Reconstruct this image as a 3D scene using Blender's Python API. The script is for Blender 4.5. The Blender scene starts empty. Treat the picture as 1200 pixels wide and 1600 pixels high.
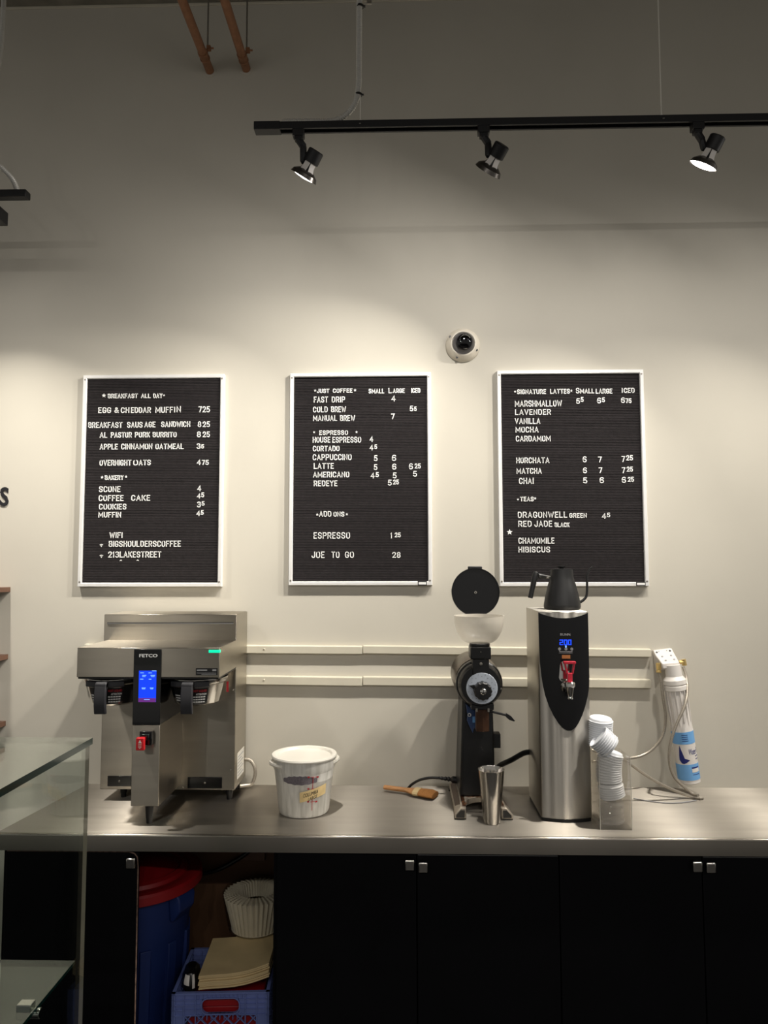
import bpy, bmesh, math, random
from mathutils import Vector, Matrix
random.seed(7)
SC = bpy.context.scene
COL = SC.collection
PI = math.pi
R_ = math.radians

# ------------------------------------------------------------------ camera
FPX = 1150.0
CAM = Vector((0.0, -3.10, 1.82))
TILT, YAW, ROLL = R_(4.11), R_(1.47), R_(-0.098)
_f0 = Vector((0, math.cos(TILT), math.sin(TILT)))
_u0 = Vector((0, -math.sin(TILT), math.cos(TILT)))
_r0 = Vector((1, 0, 0))
_rz = Matrix.Rotation(YAW, 3, 'Z')
CR = _rz @ (_r0 * math.cos(ROLL) + _u0 * math.sin(ROLL))
CU = _rz @ (-_r0 * math.sin(ROLL) + _u0 * math.cos(ROLL))
CF = _rz @ _f0
cd = bpy.data.cameras.new('camera')
cd.sensor_fit = 'HORIZONTAL'
cd.sensor_width = 36.0
cd.lens = FPX / 1200.0 * 36.0
cd.clip_start = 0.02
cam = bpy.data.objects.new('camera', cd)
COL.objects.link(cam)
cam.matrix_world = Matrix(((CR.x, CU.x, -CF.x, CAM.x), (CR.y, CU.y, -CF.y, CAM.y), (CR.z, CU.z, -CF.z, CAM.z), (0, 0, 0, 1)))
SC.camera = cam

# ------------------------------------------------------------------ light and exposure
SC.view_settings.view_transform = 'Standard'
SC.view_settings.look = 'None'
SC.view_settings.exposure = 0.07
SC.view_settings.gamma = 1.0
SC.view_settings.use_curve_mapping = False
world = bpy.data.worlds.new('shop_ambient')
SC.world = world
world.use_nodes = True
world.node_tree.nodes['Background'].inputs[0].default_value = (1.0, 0.955, 0.88, 1)
world.node_tree.nodes['Background'].inputs[1].default_value = 0.23
LAMP_W, LAMP_SPREAD = 3.1, 156.0        # wide spill of a spot head
BEAM_W, BEAM_SPREAD = 7.4, 92.0         # and its main beam
SC.cycles.transparent_max_bounces = 48
LAMP_COL, BEAM_COL = (1.0, 0.955, 0.90), (1.0, 0.94, 0.84)


def lamp_light(pos, d, w, size=0.07, spread=None):
    ld = bpy.data.lights.new('track_lamp_light', 'AREA')
    ld.shape = 'DISK'
    ld.size = size
    ld.spread = R_(spread or LAMP_SPREAD)
    ld.energy = w
    ld.color = BEAM_COL if spread and spread < 100 else LAMP_COL
    o = bpy.data.objects.new('track_lamp_light', ld)
    COL.objects.link(o)
    o.location = pos
    o.rotation_euler = Vector(d).to_track_quat('-Z', 'Y').to_euler()
    return o


# ------------------------------------------------------------------ measuring helpers
def ray(px, py):
    return CR * ((px - 600) / FPX) + CU * ((800 - py) / FPX) + CF


def at(px, py, y):                 # point of the plane y = const seen at a photo pixel
    d = ray(px, py)
    return CAM + d * ((y - CAM.y) / d.y)


def on(px, py, z):                 # the same for a level surface
    d = ray(px, py)
    return CAM + d * ((z - CAM.z) / d.z)


# ------------------------------------------------------------------ materials
def lin(c):
    def f(v):
        v /= 255.0
        return v / 12.92 if v <= 0.04045 else ((v + 0.055) / 1.055) ** 2.4
    return (f(c[0]), f(c[1]), f(c[2]), 1)


def mat(name, c, rough=0.5, metal=0.0, spec=0.5, noise=0.0, nscale=20, bump=0.0, bscale=80, stretch=None,
        aniso=0.0, tangent=None, emit=None, es=1.0, rvar=0.0, trans=0.0, alpha=1.0, coat=0.0, sss=0.0):
    m = bpy.data.materials.new(name)
    m.use_nodes = True
    nt = m.node_tree
    b = nt.nodes['Principled BSDF']
    col = lin(c)
    b.inputs['Base Color'].default_value = col
    b.inputs['Roughness'].default_value = rough
    b.inputs['Metallic'].default_value = metal
    b.inputs['Specular IOR Level'].default_value = spec
    b.inputs['Transmission Weight'].default_value = trans
    b.inputs['Alpha'].default_value = alpha
    b.inputs['Coat Weight'].default_value = coat
    b.inputs['Subsurface Weight'].default_value = sss
    if sss:
        b.inputs['Subsurface Radius'].default_value = (0.02, 0.02, 0.02)
    if emit:
        b.inputs['Emission Color'].default_value = lin(emit)
        b.inputs['Emission Strength'].default_value = es
    if noise or bump or rvar:
        tc = nt.nodes.new('ShaderNodeTexCoord')
        mp = nt.nodes.new('ShaderNodeMapping')
        nt.links.new(tc.outputs['Object'], mp.inputs[0])
        if stretch:
            mp.inputs['Scale'].default_value = stretch
        nz = nt.nodes.new('ShaderNodeTexNoise')
        nz.inputs['Scale'].default_value = nscale
        nz.inputs['Detail'].default_value = 5
        nt.links.new(mp.outputs[0], nz.inputs['Vector'])
        if noise:
            rp = nt.nodes.new('ShaderNodeValToRGB')
            rp.color_ramp.elements[0].position = 0.3
            rp.color_ramp.elements[1].position = 0.7
            rp.color_ramp.elements[0].color = tuple(v * (1 - noise) for v in col[:3]) + (1,)
            rp.color_ramp.elements[1].color = tuple(min(1, v * (1 + noise)) for v in col[:3]) + (1,)
            nt.links.new(nz.outputs['Fac'], rp.inputs[0])
            nt.links.new(rp.outputs[0], b.inputs['Base Color'])
        if rvar:
            mr = nt.nodes.new('ShaderNodeMapRange')
            mr.inputs['To Min'].default_value = max(0.02, rough - rvar)
            mr.inputs['To Max'].default_value = rough + rvar
            nt.links.new(nz.outputs['Fac'], mr.inputs[0])
            nt.links.new(mr.outputs[0], b.inputs['Roughness'])
        if bump:
            nb = nt.nodes.new('ShaderNodeTexNoise')
            nb.inputs['Scale'].default_value = bscale
            nb.inputs['Detail'].default_value = 4
            nt.links.new(mp.outputs[0], nb.inputs['Vector'])
            bp = nt.nodes.new('ShaderNodeBump')
            bp.inputs['Strength'].default_value = bump
            bp.inputs['Distance'].default_value = 0.002
            nt.links.new(nb.outputs['Fac'], bp.inputs['Height'])
            nt.links.new(bp.outputs[0], b.inputs['Normal'])
    if aniso:
        b.inputs['Anisotropic'].default_value = aniso
        if tangent:
            cx = nt.nodes.new('ShaderNodeCombineXYZ')
            for i in range(3):
                cx.inputs[i].default_value = tangent[i]
            nt.links.new(cx.outputs[0], b.inputs['Tangent'])
    return m


def glassmat(name, tint, refl=1.0, base=0.04, veil=0.0, veilc=(230, 232, 230)):
    """thin clear sheet: see-through plus a facing-dependent mirror, optional slight milkiness"""
    m = bpy.data.materials.new(name)
    m.use_nodes = True
    nt = m.node_tree
    nt.nodes.remove(nt.nodes['Principled BSDF'])
    out = nt.nodes['Material Output']
    tr = nt.nodes.new('ShaderNodeBsdfTransparent')
    tr.inputs[0].default_value = lin(tint)
    gl = nt.nodes.new('ShaderNodeBsdfGlossy')
    gl.inputs['Roughness'].default_value = 0.02
    lw = nt.nodes.new('ShaderNodeLayerWeight')
    lw.inputs[0].default_value = 0.5
    pw = nt.nodes.new('ShaderNodeMath')
    pw.operation = 'POWER'
    pw.inputs[1].default_value = 5.0
    nt.links.new(lw.outputs['Facing'], pw.inputs[0])
    mr = nt.nodes.new('ShaderNodeMapRange')
    mr.inputs['To Min'].default_value = base * refl
    mr.inputs['To Max'].default_value = refl
    nt.links.new(pw.outputs[0], mr.inputs[0])
    last = tr
    if veil:
        df = nt.nodes.new('ShaderNodeBsdfDiffuse')
        df.inputs[0].default_value = lin(veilc)
        mv = nt.nodes.new('ShaderNodeMixShader')
        mv.inputs[0].default_value = veil
        nt.links.new(tr.outputs[0], mv.inputs[1])
        nt.links.new(df.outputs[0], mv.inputs[2])
        last = mv
    mx = nt.nodes.new('ShaderNodeMixShader')
    nt.links.new(mr.outputs[0], mx.inputs[0])
    nt.links.new(last.outputs[0], mx.inputs[1])
    nt.links.new(gl.outputs[0], mx.inputs[2])
    nt.links.new(mx.outputs[0], out.inputs[0])
    return m


M = {}
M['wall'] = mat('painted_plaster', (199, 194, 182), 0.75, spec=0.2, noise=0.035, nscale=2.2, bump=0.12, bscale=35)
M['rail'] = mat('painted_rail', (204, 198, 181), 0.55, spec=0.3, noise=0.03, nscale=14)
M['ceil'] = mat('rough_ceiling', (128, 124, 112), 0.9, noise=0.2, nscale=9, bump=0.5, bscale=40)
M['floor'] = mat('dark_floor', (40, 38, 35), 0.5, noise=0.1)
M['counter'] = mat('brushed_counter', (160, 154, 145), 0.36, 1.0, noise=0.07, nscale=3.0, aniso=1.0, tangent=(0, 1, 0.0), rvar=0.03,
                   stretch=(1, 8, 8))
M['apron'] = mat('brushed_apron', (160, 154, 145), 0.24, 1.0, noise=0.07, nscale=3, aniso=0.9, tangent=(0, 0, 1), rvar=0.03)
M['steel'] = mat('brushed_steel', (172, 165, 152), 0.29, 1.0, noise=0.05, nscale=3, stretch=(1, 1, 12), aniso=0.95, tangent=(0, 0.4, 1), rvar=0.03)
M['steelv'] = mat('brushed_steel_panel', (196, 191, 182), 0.33, 1.0, noise=0.05, nscale=4, stretch=(12, 12, 1), aniso=0.98, tangent=(0, 0.4, 1), rvar=0.04)
M['chrome'] = mat('chrome', (222, 220, 216), 0.08, 1.0)
M['polished'] = mat('polished_steel', (206, 202, 196), 0.18, 1.0)
M['cabinet'] = mat('black_laminate', (9, 9, 12), 0.5, spec=0.12, noise=0.15, nscale=6)
M['worn'] = mat('worn_edge', (120, 96, 84), 0.8, noise=0.5, nscale=60)
M['felt'] = mat('black_felt', (50, 47, 48), 0.95, spec=0.1, noise=0.12, nscale=60)
M['alum'] = mat('satin_aluminium', (234, 233, 231), 0.42, 0.25, noise=0.03, nscale=30)
M['letter'] = mat('white_letter_plastic', (238, 238, 236), 0.4)
M['black'] = mat('black_plastic', (17, 17, 18), 0.42, noise=0.1, nscale=40)
M['handlegrey'] = mat('charcoal_handle', (46, 46, 50), 0.45)
M['blackm'] = mat('black_powder_coat', (20, 20, 22), 0.5, spec=0.4, noise=0.1, nscale=60)
M['gloss'] = mat('gloss_black', (8, 8, 10), 0.12, coat=0.5)
M['panelblack'] = mat('satin_black_panel', (9, 9, 12), 0.28)
M['kettle'] = mat('matte_black_kettle', (24, 24, 25), 0.42, noise=0.15, nscale=200)
M['bodyblk'] = mat('grinder_enamel', (18, 18, 19), 0.34, noise=0.1, nscale=30)
M['bronze'] = mat('dusty_grinder_shell', (92, 80, 68), 0.32, 0.75, noise=0.3, nscale=18)
M['darkmetal'] = mat('dark_metal', (58, 50, 46), 0.3, 0.9, noise=0.2)
M['base'] = mat('cast_grinder_base', (184, 174, 160), 0.34, 0.6, noise=0.2, nscale=40)
M['dial'] = mat('dial_plate', (198, 206, 218), 0.35, 0.2, noise=0.05)
M['red'] = mat('red_plastic', (200, 28, 36), 0.35)
M['redtag'] = mat('red_handle', (206, 40, 62), 0.28, coat=0.4)
M['redlid'] = mat('red_lid_plastic', (146, 14, 22), 0.5, noise=0.06)
M['blue'] = mat('blue_can_plastic', (24, 46, 106), 0.55, noise=0.08, nscale=8)
M['crate'] = mat('blue_crate_plastic', (104, 118, 176), 0.5, noise=0.06)
M['kraft'] = mat('kraft_paper', (206, 182, 136), 0.85, noise=0.08, nscale=12, bump=0.2, bscale=30)
M['filter'] = mat('filter_paper', (226, 216, 196), 0.85, noise=0.05)
M['wood'] = mat('brush_wood', (178, 128, 80), 0.5, noise=0.25, nscale=9, stretch=(1, 9, 9))
M['bristle'] = mat('bristles', (180, 122, 64), 0.8, noise=0.4, nscale=90, stretch=(1, 12, 12), bump=0.8, bscale=200)
M['brown'] = mat('brown_shelf_wood', (104, 74, 58), 0.55, noise=0.2, nscale=10)
M['cabwood'] = mat('bay_backboard', (96, 66, 42), 0.7, noise=0.2, nscale=4)
M['pipe'] = mat('copper_pipe', (150, 106, 76), 0.5, 0.15, noise=0.2, nscale=30)
M['galv'] = mat('galvanised', (150, 146, 138), 0.4, 0.8, noise=0.1)
M['conduit'] = mat('metal_conduit', (196, 194, 188), 0.4, 0.25)
M['cable'] = mat('steel_cable', (226, 222, 212), 0.4, 0.1)
M['brass'] = mat('brass', (232, 202, 134), 0.3, 0.75)
M['braid'] = mat('braided_hose', (170, 162, 150), 0.4, 0.6, noise=0.35, nscale=500)
M['white'] = mat('white_plastic', (220, 215, 210), 0.4, noise=0.02)
M['lidw'] = mat('white_lid', (236, 238, 242), 0.35, spec=0.4)
M['cream'] = mat('camera_housing', (222, 214, 198), 0.4)
M['labelblue'] = mat('label_blue', (112, 168, 222), 0.45, noise=0.05)
M['navy'] = mat('label_navy', (24, 36, 112), 0.45)
M['ink'] = mat('ink', (22, 22, 26), 0.6)
M['redink'] = mat('red_ink', (176, 40, 48), 0.6)
M['tape'] = mat('masking_tape', (222, 196, 142), 0.8, noise=0.08, nscale=40)
M['grounds'] = mat('ground_coffee', (112, 106, 112), 0.9, noise=0.3, nscale=300, bump=0.5, bscale=300)
M['screen'] = mat('lit_screen', (8, 20, 90), 0.3, emit=(14, 66, 255), es=1.0)
M['screentext'] = mat('screen_text', (120, 170, 255), 0.3, emit=(120, 175, 255), es=1.0)
M['screenbar'] = mat('screen_bar', (90, 40, 110), 0.3, emit=(104, 44, 130), es=0.7)
M['digit'] = mat('display_digits', (20, 60, 255), 0.3, emit=(20, 70, 255), es=1.6)
M['green'] = mat('status_light', (0, 200, 150), 0.3, emit=(0, 226, 168), es=1.0)
M['orange'] = mat('orange_label', (176, 112, 60), 0.5)
M['grey'] = mat('grey_print', (150, 150, 152), 0.5)
M['palelabel'] = mat('paper_label', (214, 210, 200), 0.7, noise=0.05)
M['bulb'] = mat('lit_bulb', (255, 250, 240), 0.3, emit=(255, 248, 236), es=14)
M['shade'] = mat('lamp_bell', (96, 92, 88), 0.28, 0.85)
M['bluepart'] = mat('blue_clip', (48, 70, 112), 0.4)
M['spout'] = mat('brown_spout', (78, 54, 40), 0.28, 0.5, noise=0.3, nscale=30)
M['dust'] = mat('coffee_dust', (112, 70, 36), 0.95, noise=0.3, nscale=120)
M['bag'] = mat('black_bag', (14, 14, 15), 0.3)
M['glass'] = glassmat('case_glass', (243, 248, 245))
M['glassedge'] = mat('green_glass_edge', (9, 40, 38), 0.1, spec=0.25)
M['paleedge'] = mat('pale_glass_edge', (150, 140, 124), 0.2, spec=0.8)
M['acrylic'] = glassmat('acrylic', (252, 251, 249), 1.0, 0.05, veil=0.04, veilc=(246, 242, 238))
M['clearlid'] = glassmat('clear_lid', (250, 249, 247), 1.0, 0.12, veil=0.16, veilc=(246, 244, 242))
M['hopper'] = mat('frosted_hopper', (222, 216, 204), 0.3, alpha=0.5, noise=0.03)
M['shelfglass'] = glassmat('shelf_glass', (236, 242, 239), 1.0, 0.16)
M['dome'] = glassmat('smoked_dome', (150, 150, 156), 1.0, 0.06)
M['wrap'] = glassmat('clear_wrap', (238, 238, 236), 1.0, 0.05)


def bucketmat():
    m = mat('translucent_tub', (224, 222, 214), 0.35, sss=0.0, alpha=0.93)
    nt = m.node_tree
    b = nt.nodes['Principled BSDF']
    tc = nt.nodes.new('ShaderNodeTexCoord')
    mp = nt.nodes.new('ShaderNodeMapping')
    mp.inputs['Scale'].default_value = (60, 60, 5)
    nt.links.new(tc.outputs['Object'], mp.inputs[0])
    nz = nt.nodes.new('ShaderNodeTexNoise')
    nz.inputs['Scale'].default_value = 1.0
    nz.inputs['Detail'].default_value = 3
    nt.links.new(mp.outputs[0], nz.inputs['Vector'])
    rp = nt.nodes.new('ShaderNodeValToRGB')
    rp.color_ramp.elements[0].position = 0.36
    rp.color_ramp.elements[0].color = lin((198, 196, 188))
    rp.color_ramp.elements[1].position = 0.6
    rp.color_ramp.elements[1].color = lin((228, 226, 220))
    nt.links.new(nz.outputs['Fac'], rp.inputs[0])
    nt.links.new(rp.outputs[0], b.inputs['Base Color'])
    return m


M['tub'] = bucketmat()
M['tublid'] = mat('translucent_tub_lid', (226, 222, 212), 0.3, alpha=0.9)


# ------------------------------------------------------------------ mesh builder
def smooth_path(pts, per=8):
    pts = [Vector(p) for p in pts]
    if len(pts) < 3:
        return pts
    out = []
    P = [pts[0] * 2 - pts[1]] + pts + [pts[-1] * 2 - pts[-2]]
    for i in range(1, len(P) - 2):
        a, b, c, d = P[i - 1], P[i], P[i + 1], P[i + 2]
        for k in range(per):
            t = k / per
            out.append(0.5 * ((2 * b) + (c - a) * t + (2 * a - 5 * b + 4 * c - d) * t * t + (3 * b - a - 3 * c + d) * t ** 3))
    out.append(pts[-1])
    return out


class MB:
    def __init__(s):
        s.bm = bmesh.new()

    def face(s, vs, mi=0):
        try:
            f = s.bm.faces.new(vs)
            f.material_index = mi
            return f
        except ValueError:
            return None

    def box(s, x0, x1, y0, y1, z0, z1, mi=0, mtx=None):
        c = [Vector((x, y, z)) for z in (z0, z1) for y in (y0, y1) for x in (x0, x1)]
        if mtx:
            c = [mtx @ v for v in c]
        v = [s.bm.verts.new(p) for p in c]
        for q in ((0, 2, 3, 1), (4, 5, 7, 6), (0, 1, 5, 4), (2, 6, 7, 3), (0, 4, 6, 2), (1, 3, 7, 5)):
            s.face([v[i] for i in q], mi)
        return s

    def loft(s, rings, mi=0, caps=True, closed=True):
        rs = [[s.bm.verts.new(p) for p in r] for r in rings]
        n = len(rs[0])
        for a, b in zip(rs, rs[1:]):
            for i in range(n if closed else n - 1):
                j = (i + 1) % n
                s.face([a[i], a[j], b[j], b[i]], mi)
        if caps:
            s.face(rs[0][::-1], mi)
            s.face(rs[-1], mi)
        return s

    def prism(s, poly, vec, mi=0):
        vec = Vector(vec)
        return s.loft([[Vector(p) for p in poly], [Vector(p) + vec for p in poly]], mi)

    def lathe(s, prof, origin=(0, 0, 0), axis=(0, 0, 1), n=32, mi=0, a0=0.0, a1=2 * PI, ref=None, caps=False):
        origin, ax = Vector(origin), Vector(axis).normalized()
        rf = Vector(ref) if ref else (Vector((1, 0, 0)) if abs(ax.x) < 0.9 else Vector((0, 1, 0)))
        u = (rf - ax * rf.dot(ax)).normalized()
        v = ax.cross(u)
        full = abs(a1 - a0 - 2 * PI) < 1e-6
        rows = []
        for (r, h) in prof:
            if r < 1e-6:
                rows.append([s.bm.verts.new(origin + ax * h)])
            else:
                cnt = n if full else n + 1
                rows.append([s.bm.verts.new(origin + ax * h + (u * math.cos(a0 + (a1 - a0) * i / n) + v * math.sin(a0 + (a1 - a0) * i / n)) * r) for i in range(cnt)])
        for a, b in zip(rows, rows[1:]):
            m_ = max(len(a), len(b))
            if m_ == 1:
                continue
            for i in range(m_ if full else m_ - 1):
                j = (i + 1) % m_
                if len(a) == 1:
                    s.face([a[0], b[j], b[i]], mi)
                elif len(b) == 1:
                    s.face([a[i], a[j], b[0]], mi)
                else:
                    s.face([a[i], a[j], b[j], b[i]], mi)
        if caps and full:
            if len(rows[0]) > 1:
                s.face(rows[0][::-1], mi)
            if len(rows[-1]) > 1:
                s.face(rows[-1], mi)
        return s

    def cyl(s, p0, p1, r0, r1=None, n=24, mi=0):
        p0, p1 = Vector(p0), Vector(p1)
        r1 = r0 if r1 is None else r1
        L = (p1 - p0).length
        return s.lathe([(0, 0), (r0, 0), (r1, L), (0, L)], p0, p1 - p0, n, mi)

    def tube(s, pts, r, n=10, mi=0):
        pts = [Vector(p) for p in pts]
        rr = r if callable(r) else (lambda i: r)
        rings = []
        prev = None
        for i, p in enumerate(pts):
            t = (pts[min(i + 1, len(pts) - 1)] - pts[max(i - 1, 0)]).normalized()
            if prev is None:
                u = t.cross(Vector((0, 0, 1)))
                if u.length < 1e-3:
                    u = t.cross(Vector((1, 0, 0)))
            else:
                u = prev - t * prev.dot(t)
            u.normalize()
            prev = u
            w = t.cross(u)
            rings.append([p + (u * math.cos(2 * PI * k / n) + w * math.sin(2 * PI * k / n)) * rr(i) for k in range(n)])
        return s.loft(rings, mi)

    def sphere(s, c, r, n=16, mi=0, sc=(1, 1, 1)):
        c = Vector(c)
        rings = []
        m_ = n // 2
        prof = [(math.sin(PI * i / m_) * r, -math.cos(PI * i / m_) * r) for i in range(m_ + 1)]
        b0 = len(s.bm.verts)
        s.lathe(prof, (0, 0, 0), (0, 0, 1), n, mi)
        s.bm.verts.ensure_lookup_table()
        for v in s.bm.verts[b0:]:
            v.co = Vector((v.co.x * sc[0], v.co.y * sc[1], v.co.z * sc[2])) + c
        return s

    def text(s, body, fn, bold=0.012, shear=0.0, space=1.0, mi=0):
        """letters of the string, mapped by fn(u 0..1, v 0..1, w 0..1)"""
        cu = bpy.data.curves.new('t', 'FONT')
        cu.body = body
        cu.size = 1.0
        cu.extrude = 0.05
        cu.offset = bold
        cu.shear = shear
        cu.space_character = space
        cu.resolution_u = 3
        o = bpy.data.objects.new('t', cu)
        COL.objects.link(o)
        dg = bpy.context.evaluated_depsgraph_get()
        me = bpy.data.meshes.new_from_object(o.evaluated_get(dg))
        bpy.data.objects.remove(o)
        bpy.data.curves.remove(cu)
        vs = [v.co.copy() for v in me.vertices]
        if vs:
            x0, x1 = min(v.x for v in vs), max(v.x for v in vs)
            y0, y1 = min(v.y for v in vs), max(v.y for v in vs)
            z0, z1 = min(v.z for v in vs), max(v.z for v in vs)
            nv = [s.bm.verts.new(fn((v.x - x0) / max(1e-6, x1 - x0), (v.y - y0) / max(1e-6, y1 - y0), (v.z - z0) / max(1e-6, z1 - z0))) for v in vs]
            for p in me.polygons:
                s.face([nv[i] for i in p.vertices], mi)
        bpy.data.meshes.remove(me)
        return s

    def build(s, name, m, parent=None, bevel=0.0, origin=None, seg=2, ang=32, local=False, flat=False):
        bm = s.bm
        bmesh.ops.recalc_face_normals(bm, faces=bm.faces)
        if not local:
            if parent is not None:
                off = parent.get('_o')
                off = Vector(off) if off is not None else Vector((0, 0, 0))
            else:
                off = Vector(origin) if origin else Vector((0, 0, 0))
            for v in bm.verts:
                v.co -= off
        else:
            off = Vector(origin) if origin else Vector((0, 0, 0))
        me = bpy.data.meshes.new(name)
        bm.to_mesh(me)
        bm.free()
        for x in (m if isinstance(m, (list, tuple)) else [m]):
            me.materials.append(M[x])
        if not flat:
            for p in me.polygons:
                p.use_smooth = True
            me.set_sharp_from_angle(angle=R_(ang))
        o = bpy.data.objects.new(name, me)
        COL.objects.link(o)
        if parent is not None:
            o.parent = parent
            if parent.get('_o') is not None:
                o['_o'] = list(parent['_o'])
        else:
            o.location = off
            o['_o'] = list(off)
        if bevel:
            bv = o.modifiers.new('bevel', 'BEVEL')
            bv.width = bevel
            bv.segments = seg
            bv.limit_method = 'ANGLE'
            bv.angle_limit = R_(35)
        return o


def tag(o, label, cat, group=None):
    o['label'] = label
    o['category'] = cat
    if group:
        o['group'] = group
    return o


def thing(name, label, cat, loc, group=None, rz=0.0):
    o = bpy.data.objects.new(name, None)
    o.empty_display_size = 0.05
    COL.objects.link(o)
    o.location = loc
    o.rotation_euler = (0, 0, rz)
    o['_o'] = list(loc)
    return tag(o, label, cat, group)


def struct(name, mb, m, **k):
    o = mb.build(name, m, **k)
    o['kind'] = 'structure'
    return o


def flat_map(x0, x1, z0, z1, y0, y1):
    return lambda u, v, w: Vector((x0 + (x1 - x0) * u, y0 + (y1 - y0) * w, z0 + (z1 - z0) * v))


def cyl_map(c, r, a0, a1, z0, z1, dr=0.0006, taper=0.0, slope=0.0):
    """wrap on an upright cylinder; angles measured from -y, growing to +x"""
    def f(u, v, w):
        a = a0 + (a1 - a0) * u
        z = z0 + (z1 - z0) * v + slope * u
        rr = r + taper * (z - c[2]) + dr * w
        return Vector((c[0] + rr * math.sin(a), c[1] - rr * math.cos(a), z))
    return f


def patch(mb, fn, nu=12, nv=2, mi=0):
    """thin solid sheet from a mapping function"""
    g = [[[mb.bm.verts.new(fn(i / nu, j / nv, k)) for j in range(nv + 1)] for i in range(nu + 1)] for k in (0, 1)]
    for k in (0, 1):
        for i in range(nu):
            for j in range(nv):
                mb.face([g[k][i][j], g[k][i + 1][j], g[k][i + 1][j + 1], g[k][i][j + 1]], mi)
    for i in range(nu):
        for j in (0, nv):
            mb.face([g[0][i][j], g[0][i + 1][j], g[1][i + 1][j], g[1][i][j]], mi)
    for j in range(nv):
        for i in (0, nu):
            mb.face([g[0][i][j], g[0][i][j + 1], g[1][i][j + 1], g[1][i][j]], mi)
    return mb


# ================================================================== SETTING
TOP = 0.914            # counter height
CEIL = 4.327
struct('wall_back', MB().box(-4.5, 4.5, 0.0, 0.15, -0.02, CEIL + 0.1), 'wall')
struct('floor', MB().box(-4.5, 4.5, -6.5, 0.15, -0.12, 0.0), 'floor')
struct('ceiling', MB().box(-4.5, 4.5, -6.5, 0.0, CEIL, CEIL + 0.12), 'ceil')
struct('trim_1', MB().box(-4.5, 4.5, -0.006, 0.0, CEIL - 0.012, CEIL), 'rail', bevel=0.002)


def rail(name, pa, pb, h, x0=None, x1=None):
    a, b = at(pa[0], pa[1], -0.02), at(pb[0], pb[1], -0.02)
    xa = a.x if x0 is None else x0
    mb = MB()
    prof = [(0.0, 0.0), (-0.022, -0.002), (-0.022, -h), (0.0, -h)]
    mb.loft([[Vector((xa, y, a.z + z)) for y, z in prof], [Vector((b.x, y, b.z + z)) for y, z in prof]])
    mb.cyl((xa * 0.35 + b.x * 0.65, -0.021, (a.z + b.z) / 2 - h / 2), (xa * 0.35 + b.x * 0.65, -0.025, (a.z + b.z) / 2 - h / 2), 0.004)
    struct(name, mb, 'rail', bevel=0.002)


rail('trim_2', (390, 1006.5), (566, 1009.5), 0.033, x0=-1.335)
rail('trim_3', (567, 1008.5), (1017, 1014), 0.033)
rail('trim_4', (390, 1053), (566, 1058), 0.036, x0=-1.335)
rail('trim_5', (567, 1057), (1017, 1061.5), 0.036)

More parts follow.
